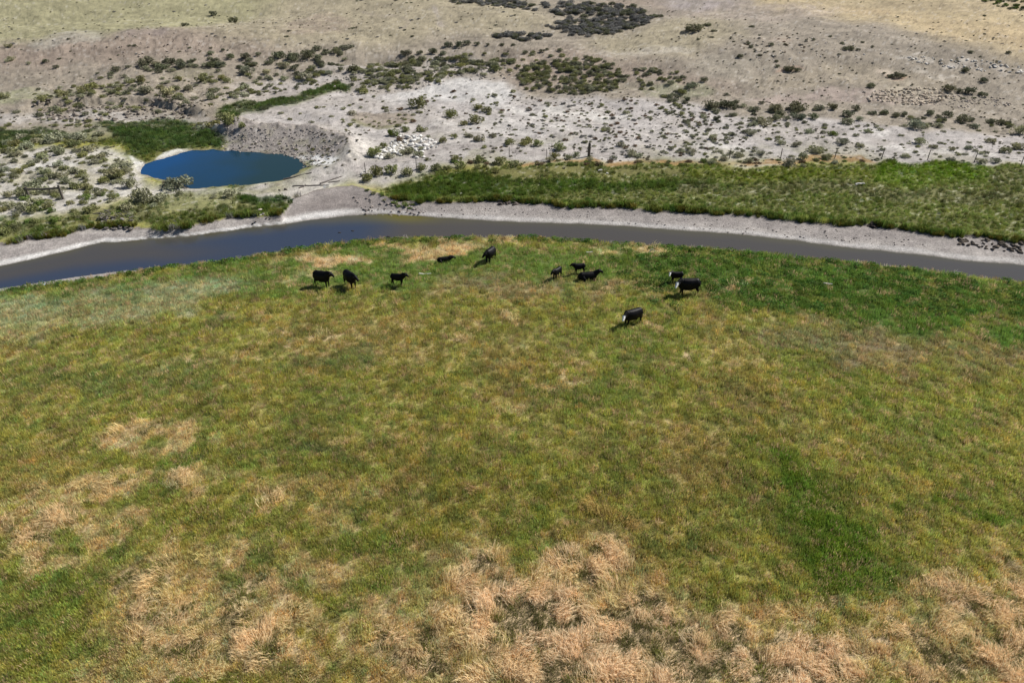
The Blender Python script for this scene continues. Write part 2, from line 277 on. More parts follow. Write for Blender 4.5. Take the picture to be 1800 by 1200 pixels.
def paint(x, y):
    """linear base colour of the ground (and of what grows on it), n x 3; dryness 0..1"""
    g, n, f, b = yG(x), yN(x), yF(x), yB(x)
    a = .010*np.maximum(y, 20)
    nr_ = sst(2, -4, y-g)
    wx = x + 2.4*a*(fbm(x/(a*5), y/(a*5), 61, 3)-.5)*2 + nr_*5.0*(fbm(x/2.6, y/2.6, 66, 4)-.5)
    wy = y + 3.2*a*(fbm(x/(a*5), y/(a*5), 62, 3)-.5)*2 + nr_*6.0*(fbm(x/2.6, y/2.6, 67, 4)-.5)
    c = np.empty((len(x), 3)); c[:] = (.285,.285,.066)
    # meadow mottling
    n1 = fbm(x/6, y/8, 63, 4); n2 = fbm(x/1.8, y/2.2, 64, 3); n3 = fbm(x/.5, y/.6, 65, 3)
    def mix(m, col):
        nonlocal c
        c = c*(1-m[:, None]) + np.asarray(col)*m[:, None]
    mix(.45*sst(.52, .75, n1), (.31,.23,.10)); mix(.55*sst(.48, .25, n1), (.175,.25,.048)); mix(.25*sst(.55, .75, n2), (.32,.30,.08)); mix(.45*sst(.55,.8, n3), (.34,.24,.12))
    mix(.3*sst(.5, .3, n2), (.14,.155,.055)); mix(.45*sst(.5, .3, n3), (.13,.145,.05))
    for t, V, col, ft, s, brk, sc in LAY:
        if t == 'e':
            cx, cy, rx, ry = V
            if rx < .2: continue
            m = (abs(x-cx) < rx*1.6+1) & (abs(y-cy) < ry*1.6+1)
            if not m.any(): continue
            r = np.sqrt(((wx[m]-cx)/rx)**2+((wy[m]-cy)/ry)**2)
            k = sst(1.25, .55, r)
        elif t == 'p':
            pad = ft*2+4
            m = (x > V[:, 0].min()-pad) & (x < V[:, 0].max()+pad) & (y > V[:, 1].min()-pad) & (y < V[:, 1].max()+pad)
            if not m.any(): continue
            k = sst(ft, -ft, sd_poly(wx[m], wy[m], V))
        else:
            pad = ft*3+4
            m = (x > V[:, 0].min()-pad) & (x < V[:, 0].max()+pad) & (y > V[:, 1].min()-pad) & (y < V[:, 1].max()+pad)
            if not m.any(): continue
            k = np.exp(-(d_line(wx[m], wy[m], V)/ft)**2)
        if brk:
            nn = fbm(x[m]/sc+V[0][0] if t != 'e' else x[m]/sc, y[m]/sc, 71, 4)
            k = np.clip(k*(1-brk + brk*2.4*sst(.36, .64, nn)), 0, 1) * (1 if brk < .8 else sst(.3,.6,nn))
        k = (k*s)[:, None]
        c[m] = c[m]*(1-k) + np.asarray(col)*k
    # beaches and banks
    mb = (y > n-.1) & (y < b+.3)
    if mb.any():
        xx, yy = x[mb], y[mb]; tb = np.clip((yy-f[mb])/np.maximum(b[mb]-f[mb], 1), -1, 1)
        q = np.empty((mb.sum(), 3)); q[:] = MUD
        nz = fbm(xx/2.5, yy/1.2, 81, 4)
        k = sst(.35, .7, nz)[:, None]; q = q*(1-k)+np.array([.42,.385,.355])*k
        drw = boxed(sd_poly, xx, yy, DRAW, 10, 9)
        left = sst(-18, -22, xx)
        k = (sst(.30, .14, tb+.12*(nz-.5))*sst(.0, .06, tb)*(.45+.5*left))[:, None]; q = q*(1-k)+np.array([.70,.68,.65])*k
        k = (sst(.10, .0, tb)*.7*(1-.4*left))[:, None]; q = q*(1-k)+np.array([.20,.18,.155])*k
        k = (sst(.25, .75, tb)*.55*sst(-24, -14, xx))[:, None]; q = q*(1-k)+np.array([.27,.24,.225])*k
        k = (sst(2, -3, drw)*.85*sst(.1,.3,tb))[:, None]; q = q*(1-k)+np.array([.235,.205,.19])*(.8+.5*nz[:, None])*k
        k = sst(.92, 1.0, tb)[:, None]*.6; q = q*(1-k)+np.array([.20,.165,.14])*k
        q *= (.84*(1+.5*(fbm(xx/.5, yy/.35, 83, 3)-.5)))[:, None]
        q[tb < 0] = (.10,.095,.07)
        c[mb] = q
    ml = (y > g) & (y <= n)
    c[ml] = (.30,.275,.25)
    dpz = boxed(sd_poly, x, y, PO, 6, 9) + 2.6*(fbm(x/4.5, y/4, 47, 4)-.5)
    mix(.55*sst(.9, .1, dpz), (.20,.17,.13))
    # fine soil mottle beyond the river
    fr = sst(0, 3, y-b)
    s1 = fbm(x/4, y/3, 91, 4); s2 = fbm(x/.9, y/.9, 92, 3)
    s4 = fbm(x/9, y/1.6, 97, 4)*sst(120, 150, y)
    c *= (1 - .19*fr)[:, None]
    c *= (1 + fr*(.45*(s1-.5)+.6*(s2-.5)+.35*(s4-.5*sst(120, 150, y))))[:, None]
    sp = fr*sst(.66, .76, fbm(x/.45, y/.5, 93, 2))*sst(300, 120, y)*.42   # tiny dead tufts, dung, stones
    c *= (1-sp)[:, None]
    rb = fr*sst(.70, .80, fbm(x/.6+50, y/.5, 94, 2))*.25
    c = c*(1-rb[:, None]) + np.array([.62,.58,.53])*rb[:, None]
    return np.clip(c, .01, .85)

# ------------------------------------------------------------------ helpers
def mat(name, build=None, col=(.5, .5, .5), rough=.9):
    m = bpy.data.materials.new(name); m.use_nodes = True; nt = m.node_tree; b = nt.nodes["Principled BSDF"]
    b.inputs['Base Color'].default_value = (*col, 1); b.inputs['Roughness'].default_value = rough
    b.inputs['Specular IOR Level'].default_value = .2
    if build: build(nt, b)
    return m
def nd(nt, t, **kw):
    n = nt.nodes.new(t)
    for k, v in kw.items(): setattr(n, k, v)
    return n
def mesh_np(name, V, F, smooth=True):
    me = bpy.data.meshes.new(name); V = np.asarray(V, np.float32); F = np.asarray(F, np.int32)
    me.vertices.add(len(V)); me.vertices.foreach_set('co', V.ravel())
    k = F.shape[1]; me.loops.add(F.size); me.loops.foreach_set('vertex_index', F.ravel())
    me.polygons.add(len(F)); me.polygons.foreach_set('loop_start', np.arange(0, F.size, k, dtype=np.int32))
    me.polygons.foreach_set('loop_total', np.full(len(F), k, np.int32))
    me.polygons.foreach_set('use_smooth', np.full(len(F), smooth, bool))
    me.update(calc_edges=True); return me
def obj(name, me, m=None, parent=None, link=True, loc=None, rot=None, scale=None):
    o = bpy.data.objects.new(name, me)
    if link: C.objects.link(o)
    if m and me is not None and not me.materials: me.materials.append(m)
    if parent: o.parent = parent
    if loc is not None: o.location = loc
    if rot is not None: o.rotation_euler = rot
    if scale is not None: o.scale = scale if hasattr(scale, '__len__') else (scale,)*3
    return o
def tag(o, label=None, cat=None, group=None, kind=None):
    for k, v in (('label', label), ('category', cat), ('group', group), ('kind', kind)):
        if v: o[k] = v
    return o
def vcol(me, name, cols):
    a = me.color_attributes.new(name, 'FLOAT_COLOR', 'POINT')
    a.data.foreach_set('color', np.concatenate([cols, np.ones((len(cols), 1))], 1).astype(np.float32).ravel())
def gz(x, y): return float(height(x, y)[0])

# ------------------------------------------------------------------ ground sheet
rows = [plane(900, r, 0)[1] for r in np.arange(1300, -42, -1.7)]
ys = np.concatenate([[-3000, -800, -200, -60, -20, -5, 4, 10, 13], [r for r in rows if r > 14.5], np.arange(rows[-1]+6, 620, 8), [700, 900, 1300, 2000, 3500, 6000]])
s_in = np.linspace(-1.22, 1.22, 1020)
ss = np.concatenate([[-60, -20, -8, -4, -2.4, -1.8, -1.5, -1.35], s_in, [1.35, 1.5, 1.8, 2.4, 4, 8, 20, 60]])
def halfw(y): return 11.5+.66*np.clip(y, 8, 420)
Yg, Sg = np.meshgrid(ys, ss, indexing='ij'); Xg = Sg*halfw(Yg)
X = Xg.ravel(); Y = Yg.ravel()
Z = height(X, Y); COL = paint(X, Y)
_u = ((Y < yG(X))*sst(.24, .36, COL[:, 0]))[:, None]*.7; COL = COL*(1-_u)+np.array([.42,.31,.18])*_u   # thatch under the dried grass
_u = (np.where(Y < yG(X), 1.0, (Y > yB(X))*sst(.98, 1.1, COL[:, 1]/COL[:, 0]))*sst(.34, .22, COL[:, 0]))[:, None]; COL = COL*(1-_u*np.array([.30, .36, .25]))   # shade between green tufts painted in, along with darker soil and thatch
nr, nc = Yg.shape
idx = np.arange(nr*nc).reshape(nr, nc)
F = np.stack([idx[:-1, :-1], idx[:-1, 1:], idx[1:, 1:], idx[1:, :-1]], -1).reshape(-1, 4)
g_me = mesh_np("ground", np.stack([X, Y, Z], 1), F); vcol(g_me, "earth", COL)
def ground_nodes(nt, b):
    a = nd(nt, 'ShaderNodeAttribute', attribute_name="earth")
    tc = nd(nt, 'ShaderNodeNewGeometry')
    n1 = nd(nt, 'ShaderNodeTexNoise'); n1.inputs['Scale'].default_value = 5.5; n1.inputs['Detail'].default_value = 5; n1.inputs['Roughness'].default_value = .7
    n2 = nd(nt, 'ShaderNodeTexNoise'); n2.inputs['Scale'].default_value = 1.3; n2.inputs['Detail'].default_value = 6; n2.inputs['Roughness'].default_value = .65
    for q in (n1, n2): nt.links.new(tc.outputs['Position'], q.inputs['Vector'])
    r = nd(nt, 'ShaderNodeMapRange'); r.inputs[1].default_value = .3; r.inputs[2].default_value = .7; r.inputs[3].default_value = .62; r.inputs[4].default_value = 1.38
    nt.links.new(n1.outputs[0], r.inputs[0])
    r2 = nd(nt, 'ShaderNodeMapRange'); r2.inputs[1].default_value = .3; r2.inputs[2].default_value = .7; r2.inputs[3].default_value = .88; r2.inputs[4].default_value = 1.12
    nt.links.new(n2.outputs[0], r2.inputs[0])
    mu = nd(nt, 'ShaderNodeMath', operation='MULTIPLY'); nt.links.new(r.outputs[0], mu.inputs[0]); nt.links.new(r2.outputs[0], mu.inputs[1])
    v = nd(nt, 'ShaderNodeVectorMath', operation='SCALE'); nt.links.new(a.outputs['Color'], v.inputs[0]); nt.links.new(mu.outputs[0], v.inputs['Scale'])
    nt.links.new(v.outputs[0], b.inputs['Base Color'])
    bp = nd(nt, 'ShaderNodeBump'); bp.inputs['Distance'].default_value = .12; bp.inputs['Strength'].default_value = .8
    nt.links.new(n1.outputs[0], bp.inputs['Height']); nt.links.new(bp.outputs[0], b.inputs['Normal'])
ground = obj("ground", g_me, mat("earth", ground_nodes, rough=1.0)); tag(ground, "grassy meadow, mud banks and dry sage hills in one sheet of land", kind='structure')

# ------------------------------------------------------------------ water
def water_nodes(col, att=None, rough=.07, bump=.02, sc=3):
    def f(nt, b):
        b.inputs['Roughness'].default_value = rough; b.inputs['IOR'].default_value = 1.33; b.inputs['Specular IOR Level'].default_value = .5
        b.inputs['Base Color'].default_value = (*col, 1)
        if att:
            a = nd(nt, 'ShaderNodeAttribute', attribute_name=att); nt.links.new(a.outputs['Color'], b.inputs['Base Color'])
        tc = nd(nt, 'ShaderNodeNewGeometry'); n = nd(nt, 'ShaderNodeTexNoise'); n.inputs['Scale'].default_value = sc; n.inputs['Detail'].default_value = 3
        nt.links.new(tc.outputs['Position'], n.inputs['Vector'])
        bp = nd(nt, 'ShaderNodeBump'); bp.inputs['Distance'].default_value = bump; bp.inputs['Strength'].default_value = .6
        nt.links.new(n.outputs[0], bp.inputs['Height']); nt.links.new(bp.outputs[0], b.inputs['Normal'])
    return f
rx = np.linspace(-140, 140, 561); k = 13
RY = np.stack([yN(rx)-.5 + (yF(rx)-yN(rx)+1.2)*t for t in np.linspace(0, 1, k)], 1)
RV = np.stack([np.repeat(rx[:, None], k, 1), RY, np.full(RY.shape, WZ)], -1).reshape(-1, 3)
ri = np.arange(561*k).reshape(561, k)
RF = np.stack([ri[:-1, :-1], ri[1:, :-1], ri[1:, 1:], ri[:-1, 1:]], -1).reshape(-1, 4)
r_me = mesh_np("river", RV, RF)
tt = np.tile(np.linspace(0, 1, k), 561); xx = RV[:, 0]
rc = np.empty((len(RV), 3)); rc[:] = (.066,.058,.047)
kl = (sst(-11, -18, xx)*(1-.85*sst(-26, -38, xx+14*(tt-.35))*sst(.15, .5, tt)))[:, None]; rc = rc*(1-kl)+np.array([.034,.045,.072])*kl  # blue sky reflection on the left reach, painted into the water colour
nzr = fbm(RV[:, 0]/5, RV[:, 1]/2.5, 95, 3)
kk = (sst(.62, 1.0, tt+.25*(nzr-.5))*.85)[:, None]; rc = rc*(1-kk)+np.array([.085,.075,.04])*kk
kk = (np.exp(-((xx+13)/4)**2)*sst(.55, .85, tt))[:, None]; rc = rc*(1-kk)+np.array([.11,.095,.018])*kk
vcol(r_me, "silt_and_sky", rc)
tag(obj("river", r_me, mat("river_water", water_nodes((.08,.08,.07), "silt_and_sky", rough=.12))), "murky grey brown river between mud bank and meadow", kind='structure')
def pond_nodes(nt, b):
    water_nodes((.012,.045,.085), rough=.05)(nt, b)
    g = nd(nt, 'ShaderNodeNewGeometry'); s = nd(nt, 'ShaderNodeSeparateXYZ'); nt.links.new(g.outputs['Position'], s.inputs[0])
    r = nd(nt, 'ShaderNodeMapRange'); r.inputs[1].default_value = float(PO[:, 0].min()); r.inputs[2].default_value = float(PO[:, 0].max()); nt.links.new(s.outputs[0], r.inputs[0])
    n = nd(nt, 'ShaderNodeTexNoise'); n.inputs['Scale'].default_value = .12; nt.links.new(g.outputs['Position'], n.inputs['Vector'])
    a = nd(nt, 'ShaderNodeMath', operation='MULTIPLY_ADD'); a.inputs[1].default_value = .5; nt.links.new(n.outputs[0], a.inputs[0]); nt.links.new(r.outputs[0], a.inputs[2])
    q = nd(nt, 'ShaderNodeValToRGB'); q.color_ramp.elements[0].position = .35; q.color_ramp.elements[0].color = (.002,.045,.14,1); q.color_ramp.elements[1].position = .95; q.color_ramp.elements[1].color = (.010,.030,.032,1)
    nt.links.new(a.outputs[0], q.inputs[0]); nt.links.new(q.outputs[0], b.inputs['Base Color'])
cen = PO.mean(0); ring = [cen + (p-cen)*1.10 for p in PO]
bm = bmesh.new(); bm.faces.new([bm.verts.new((p[0], p[1], POND_Z)) for p in ring]); p_me = bpy.data.meshes.new("pond_water"); bm.to_mesh(p_me); bm.free()
tag(obj("pond_water", p_me, mat("pond_water", pond_nodes)), "deep blue pond behind the river bank", kind='structure')

# ------------------------------------------------------------------ scattered plants (points that carry instances of small meshes)
def blades(n, rad, h, w, lean=0.0, spread=.6, droop=.3, seed=0, seg=2):
    r = np.random.default_rng(seed); V = []; Fc = []; B = []
    for i in range(n):
        a = r.uniform(0, 2*math.pi); d = rad*math.sqrt(r.uniform()); bx, by = d*math.cos(a), d*math.sin(a)
        hh = h*r.uniform(.55, 1.15); az = r.uniform(0, 2*math.pi); tx = math.cos(az)*spread*r.uniform(.3, 1)*hh+lean*hh; ty = math.sin(az)*spread*r.uniform(.3, 1)*hh
        fa = r.uniform(0, math.pi); sx, sy = math.cos(fa)*w*.5, math.sin(fa)*w*.5; bv = r.uniform(.72, 1.3)
        s = len(V); drp = max(.2, 1-droop*r.uniform(.4, 1.2))
        V += [(bx-sx, by-sy, -.03), (bx+sx, by+sy, -.03), (bx+tx*.45+sx*.8, by+ty*.45+sy*.8, hh*.62), (bx+tx*.45-sx*.8, by+ty*.45-sy*.8, hh*.62), (bx+tx, by+ty, hh*drp)]
        Fc += [(s, s+1, s+2), (s, s+2, s+3), (s+3, s+2, s+4)]; B += [bv]*5
    me = mesh_np("tuft", V, Fc, False); vcol(me, "vary", np.repeat(np.array(B)[:, None], 3, 1)); return me
def leafy(n, rad, h, w, seed=0):
    r = np.random.default_rng(seed); V = []; Fc = []; B = []
    for i in range(n):
        a = r.uniform(0, 2*math.pi); d = rad*math.sqrt(r.uniform()); z = h*(1-(d/rad)**2*.7)*r.uniform(.35, 1.0)
        p = np.array([d*math.cos(a), d*math.sin(a), z]); u = r.normal(size=3); u[2] *= .5; u /= np.linalg.norm(u); v = np.cross(u, r.normal(size=3)); v /= np.linalg.norm(v)
        s = len(V); L = w*r.uniform(.6, 1.3); bv = r.uniform(.65, 1.35)
        V += [p-u*L, p+v*L*.45, p+u*L, p-v*L*.45]; Fc += [(s, s+1, s+2), (s, s+2, s+3)]; B += [bv]*4
    me = mesh_np("leaves", V, Fc, False); vcol(me, "vary", np.repeat(np.array(B)[:, None], 3, 1)); return me
def plant_nodes(inst, trans=.3):
    def f(nt, b):
        out = nt.nodes['Material Output']
        if inst: a = nd(nt, 'ShaderNodeAttribute', attribute_name="tint", attribute_type='INSTANCER')
        else:
            a = nd(nt, 'ShaderNodeObjectInfo')
        v = nd(nt, 'ShaderNodeAttribute', attribute_name="vary")
        m = nd(nt, 'ShaderNodeVectorMath', operation='MULTIPLY'); nt.links.new(a.outputs['Color'], m.inputs[0]); nt.links.new(v.outputs['Color'], m.inputs[1])
        df = nd(nt, 'ShaderNodeBsdfDiffuse'); tr = nd(nt, 'ShaderNodeBsdfTranslucent'); mx = nd(nt, 'ShaderNodeMixShader'); mx.inputs[0].default_value = trans
        nt.links.new(m.outputs[0], df.inputs[0]); nt.links.new(m.outputs[0], tr.inputs[0])
        nt.links.new(df.outputs[0], mx.inputs[1]); nt.links.new(tr.outputs[0], mx.inputs[2]); nt.links.new(mx.outputs[0], out.inputs[0])
    return f
M_BLADE = mat("blade", plant_nodes(True, .38)); M_SHRUB_I = mat("sage_leaf_small", plant_nodes(True, .2)); M_SHRUB = mat("sage_leaf", plant_nodes(False, .2))
M_ROCKI = mat("clod", plant_nodes(True, .0))
def scatter(name, protos, m, pts, tint, scl, rot, pick, label):
    col = bpy.data.collections.new(name+"_kinds")
    for i, pm in enumerate(protos):
        if not pm.materials: pm.materials.append(m)
        col.objects.link(bpy.data.objects.new("%s_%02d" % (name, i), pm))
    me = bpy.data.meshes.new(name); me.vertices.add(len(pts)); me.vertices.foreach_set('co', np.asarray(pts, np.float32).ravel())
    a = me.attributes.new("tint", 'FLOAT_COLOR', 'POINT'); a.data.foreach_set('color', np.concatenate([tint, np.ones((len(pts), 1))], 1).astype(np.float32).ravel())
    a = me.attributes.new("size", 'FLOAT_VECTOR', 'POINT'); a.data.foreach_set('vector', np.asarray(scl, np.float32).ravel())
    a = me.attributes.new("turn", 'FLOAT_VECTOR', 'POINT'); a.data.foreach_set('vector', np.asarray(rot, np.float32).ravel())
    a = me.attributes.new("pick", 'INT', 'POINT'); a.data.foreach_set('value', np.asarray(pick, np.int32))
    o = obj(name, me); tag(o, label, kind='stuff')
    ng = bpy.data.node_groups.new(name, 'GeometryNodeTree')
    ng.interface.new_socket("Geometry", in_out='INPUT', socket_type='NodeSocketGeometry'); ng.interface.new_socket("Geometry", in_out='OUTPUT', socket_type='NodeSocketGeometry')
    gi = ng.nodes.new('NodeGroupInput'); go = ng.nodes.new('NodeGroupOutput'); ip = ng.nodes.new('GeometryNodeInstanceOnPoints'); ci = ng.nodes.new('GeometryNodeCollectionInfo')
    ci.inputs['Collection'].default_value = col; ci.inputs['Separate Children'].default_value = True; ci.inputs['Reset Children'].default_value = True
    ip.inputs['Pick Instance'].default_value = True
    def na(t, nm):
        q = ng.nodes.new('GeometryNodeInputNamedAttribute'); q.data_type = t; q.inputs['Name'].default_value = nm
        return [s for s in q.outputs if s.enabled and s.name == 'Attribute'][0]
    e2r = ng.nodes.new('FunctionNodeEulerToRotation'); ng.links.new(na('FLOAT_VECTOR', 'turn'), e2r.inputs[0])
    L = ng.links.new
    L(gi.outputs[0], ip.inputs['Points']); L(ci.outputs[0], ip.inputs['Instance']); L(na('INT', 'pick'), ip.inputs['Instance Index'])
    L(e2r.outputs[0], ip.inputs['Rotation']); L(na('FLOAT_VECTOR', 'size'), ip.inputs['Scale']); L(ip.outputs[0], go.inputs[0])
    md = o.modifiers.new("plants", 'NODES'); md.node_group = ng
    return o
def rand_in(y0, y1, dens, k=1.16):
    """random places between two distances, inside the view and a margin; dens per m2"""
    n = int((y1-y0)*2*k*halfw((y0+y1)/2)*dens); y = rng.uniform(y0, y1, n); x = rng.uniform(-1, 1, n)*k*halfw(y1); m = abs(x) < k*halfw(y); return x[m], y[m]
# near meadow grass
up = [blades(26, .22, .22, .017, 0, .40, .2, s) for s in range(4)] + [blades(34, .24, .30, .015, .85, .35, .5, 10+s) for s in range(4)]
bands = [(17, 26, 34), (26, 34, 30), (34, 44, 20), (44, 56, 14), (56, 72, 10)]
XY = [rand_in(*b) for b in bands]; px_ = np.concatenate([a for a, _ in XY]); py_ = np.concatenate([b for _, b in XY])
ok = py_ < yG(px_)+.1; px_, py_ = px_[ok], py_[ok]
tc_ = paint(px_, py_); dry = sst(.22, .36, tc_[:, 0])*sst(1.15, 1.35, tc_[:, 0]/tc_[:, 1])
n = len(px_); j = rng.uniform(.55, 1.45, (n, 1)); hue = rng.normal(0, .10, (n, 1))
tint = tc_*j*np.concatenate([1+hue, 1-.3*hue, 1-hue], 1)*1.68
flow = (fbm(px_/1.6, py_/1.6, 101, 3)-.5)*11 + 1.2; clump = sst(.38, .62, fbm(px_/.75, py_/.75, 102, 3))
fine = sst(.34, .58, fbm(px_/.7, py_/.9, 103, 3)); isd = (rng.uniform(size=n) < np.clip(dry*(.35+.7*fine)*1.05, 0, .95)) & (clump > .12); stray = rng.uniform(size=n) < .13*(dry < .5); tint[stray] = np.array([.62,.45,.26])*j[stray]; tint = np.where(((dry > .4) & ~isd)[:, None], np.array([.27,.28,.08])*j, tint)
big = 1+.18*isd + .35*sst(.14, .09, tc_[:, 0]); sz = rng.uniform(.7, 1.3, n)*big*(1+.006*py_)*np.where(isd, .62+.6*clump, .9+.25*clump); tint = np.where(isd[:, None], tint*np.array([1,.985,.95])/np.concatenate([1+hue, 1-.3*hue, 1-hue], 1)**.7, tint); tint = np.where((dry > .5)[:, None] & ~isd[:, None] & (clump < .3)[:, None], np.array([.22,.21,.08])*j, tint)
rot = np.stack([rng.normal(0, .10, n), rng.normal(0, .10, n), np.where(isd, flow+rng.normal(0, .5, n), rng.uniform(0, 6.28, n))], 1)
scatter("meadow_grass", up, M_BLADE, np.stack([px_, py_, height(px_, py_)], 1), np.clip(tint*np.minimum(1, .94/tint.max(1))[:, None], .01, .95), np.stack([sz, sz, sz*rng.uniform(.8, 1.3, n)], 1), rot, np.where(isd, rng.integers(4, 8, n), rng.integers(0, 4, n)), "mixed green and dried grass covering the near meadow")
# leafy weeds along the meadow edge and the darker right side
wd = [leafy(46, .38, .34, .085, s) for s in range(4)]
x1, y1 = rand_in(52, 74, 9); e = yG(x1)-y1
REG = P([(1110,432),(1250,437),(1450,455),(1650,480),(2100,560),(2100,640),(1800,610),(1650,590),(1500,565),(1380,545),(1260,525),(1180,500),(1120,470)])
inr = sst(5, -5, sd_poly(x1, y1, REG)+5*(fbm(x1/3, y1/3, 111, 3)-.5)*2)
pr = np.maximum(inr*.95, sst(1.7, .2, e+1.5*(fbm(x1/2, y1/2, 112, 3)-.5))*.9) * (e > -.15)*sst(.34, .52, fbm(x1/1.6, y1/1.6, 113, 3))
pr = np.maximum(pr, (e > 0)*.10*sst(.12, .08, paint(x1, y1)[:, 0]*.8))
m_ = rng.uniform(size=len(x1)) < pr; x1, y1 = x1[m_], y1[m_]; n = len(x1)
t1_ = np.array([.105, .195, .038])*rng.uniform(.6, 1.45, (n, 1))*np.stack([rng.uniform(.8, 1.3, n), np.ones(n), rng.uniform(.7, 1.5, n)], 1)
s1_ = rng.uniform(.55, 1.25, n)
scatter("riverside_weeds", wd, M_BLADE, np.stack([x1, y1, height(x1, y1)], 1), t1_, np.stack([s1_, s1_, s1_*rng.uniform(.8, 1.3, n)], 1), np.stack([np.zeros(n), np.zeros(n), rng.uniform(0, 6.28, n)], 1), rng.integers(0, 4, n), "dark green leafy weeds along the near river edge")
# grass of the far bank, terrace, marsh and strip
tall = [blades(26, .30, .55, .035, 0, .35, .2, 30+s) for s in range(4)]
x2, y2 = rand_in(66, 150, 11); b2 = yB(x2); m_ = (y2 > b2+.15) & (y2 < 140); x2, y2 = x2[m_], y2[m_]
c2 = paint(x2, y2); green = c2[:, 1]/np.maximum(c2[:, 0], .01)
pg = np.maximum(.95*sst(1.3, .2, y2-yB(x2))*sst(-56, -52, x2)*(1-sst(-24, -22, x2))*sst(.38, .5, fbm(x2/2, y2/2, 116, 2)), sst(.98, 1.06, green)*sst(.30, .18, c2[:, 0]), sst(1.3, 1.6, c2[:, 0]/c2[:, 1])*sst(104, 96, y2)*.5)
dpond = boxed(sd_poly, x2, y2, PO, 4, 9)
m_ = (rng.uniform(size=len(x2)) < pg) & (dpond > .3); x2, y2, c2 = x2[m_], y2[m_], c2[m_]; n = len(x2)
dens = sst(.15, .07, c2[:, 0]); lip = sst(1.2, .2, y2-yB(x2))
s2_ = rng.uniform(.6, 1.2, n)*(.62+.5*dens+.75*lip*(.6+.8*fbm(x2/1.2, y2*0, 115, 2)))
t2_ = c2*rng.uniform(.65, 1.45, (n, 1))*1.25*np.stack([rng.uniform(.8, 1.1, n), np.ones(n), rng.uniform(.8, 1.2, n)], 1)
scatter("far_bank_grass", tall, M_BLADE, np.stack([x2, y2, height(x2, y2)], 1), np.clip(t2_, .01, .7), np.stack([s2_, s2_, s2_], 1), np.stack([rng.normal(0, .1, n), rng.normal(0, .1, n), rng.uniform(0, 6.28, n)], 1), rng.integers(0, 4, n), "tall green grass on the far bank and around the pond")

# dark overhanging tussocks along the far lip
xt = np.concatenate([rng.uniform(-16, 66, 620), rng.uniform(-56, -26, 240)]); yt = yB(xt)+rng.uniform(-.1, .75, len(xt))
m_ = fbm(xt/1.7, xt*0, 117, 3) > np.where(xt < -20, .46, .36); xt, yt = xt[m_], yt[m_]; n = len(xt); s4_ = rng.uniform(.6, 1.25, n)*(.7+.6*fbm(xt/2, xt*0+4, 118, 2))
t4_ = np.array([.085, .135, .028])*rng.uniform(.6, 1.5, (n, 1))*np.stack([rng.uniform(.8, 2.0, n), np.ones(n), np.ones(n)], 1)
scatter("bank_tussock_grass", [blades(60, .30, .62, .035, 0, .75, .45, 60+s) for s in range(3)], M_BLADE, np.stack([xt, yt, height(xt, yt)], 1), t4_, np.stack([s4_]*3, 1), np.stack([np.zeros(n), np.zeros(n), rng.uniform(0, 6.28, n)], 1), rng.integers(0, 3, n), "shaggy grass hanging over the eroded lip of the far bank")

# ------------------------------------------------------------------ rocks
def rock_mesh(seed, n=1):
    r = np.random.default_rng(seed); bm = bmesh.new(); bmesh.ops.create_icosphere(bm, subdivisions=2, radius=1)
    pl = [(Vector(r.normal(size=3)).normalized(), r.uniform(.55, .85)) for _ in range(9)]
    for v in bm.verts:
        c = v.co.copy()
        for nn, d in pl:
            k = c.dot(nn)
            if k > d: c -= nn*(k-d)
        v.co = Vector((c.x*1.15, c.y*.9, c.z*.75))
    me = bpy.data.meshes.new("rock"); bm.to_mesh(me); bm.free()
    vcol(me, "vary", np.ones((len(me.vertices), 3))); return me
def tone(c, a, b):
    k = random.uniform(a, b); return [v*k for v in c]
ROCKS = [rock_mesh(s) for s in range(6)]
def rock_nodes(nt, b):
    oi = nd(nt, 'ShaderNodeObjectInfo'); tc = nd(nt, 'ShaderNodeTexCoord'); n = nd(nt, 'ShaderNodeTexNoise'); n.inputs['Scale'].default_value = 3; n.inputs['Detail'].default_value = 5
    nt.links.new(tc.outputs['Object'], n.inputs['Vector']); r = nd(nt, 'ShaderNodeMapRange'); r.inputs[3].default_value = .65; r.inputs[4].default_value = 1.25
    nt.links.new(n.outputs[0], r.inputs[0]); v = nd(nt, 'ShaderNodeVectorMath', operation='SCALE'); nt.links.new(oi.outputs['Color'], v.inputs[0]); nt.links.new(r.outputs[0], v.inputs['Scale'])
    nt.links.new(v.outputs[0], b.inputs['Base Color'])
    bp = nd(nt, 'ShaderNodeBump'); bp.inputs['Distance'].default_value = .1; nt.links.new(n.outputs[0], bp.inputs['Height']); nt.links.new(bp.outputs[0], b.inputs['Normal'])
M_ROCK = mat("stone", rock_nodes, rough=.95)
rocks_i = [r.copy() for r in ROCKS[:4]]
for r in rocks_i: r.materials.append(M_ROCKI)
for r in ROCKS: r.materials.append(M_ROCK)
def scale_at(px, py): x, y = at(px, py); return depth(x, y, float(h0(x, y)))/FOC
def put_rock(px, py, wpx, col, label, group=None, name="rock", zs=1.0, lift=0):
    if group and 'rocks' in group: wpx *= 1.25
    x, y = at(px, py, lambda a, b: height(a, b)[0]); s = wpx*scale_at(px, py)/2.2
    o = obj(name, ROCKS[random.randrange(6)], loc=(x, y, gz(x, y)+.25*s+lift), rot=(random.uniform(-.3, .3), random.uniform(-.3, .3), random.uniform(0, 6.28)), scale=(s, s*random.uniform(.8, 1.1), s*random.uniform(.6, 1)*zs))
    o.color = (*col, 1); tag(o, label, "rock", group); return o
hR = lambda a, b: height(a, b)[0]
WR = (.70,.68,.64)
pile = [(718,243,12),(725,249,11),(733,246,12),(741,251,11),(748,247,10),(729,240,10),(738,241,9),(722,256,10),(736,258,12),(748,256,12),(756,254,9),(765,252,8),(712,250,9),(730,264,8),(745,264,9),(715,240,7),(752,262,8),(760,259,7)]
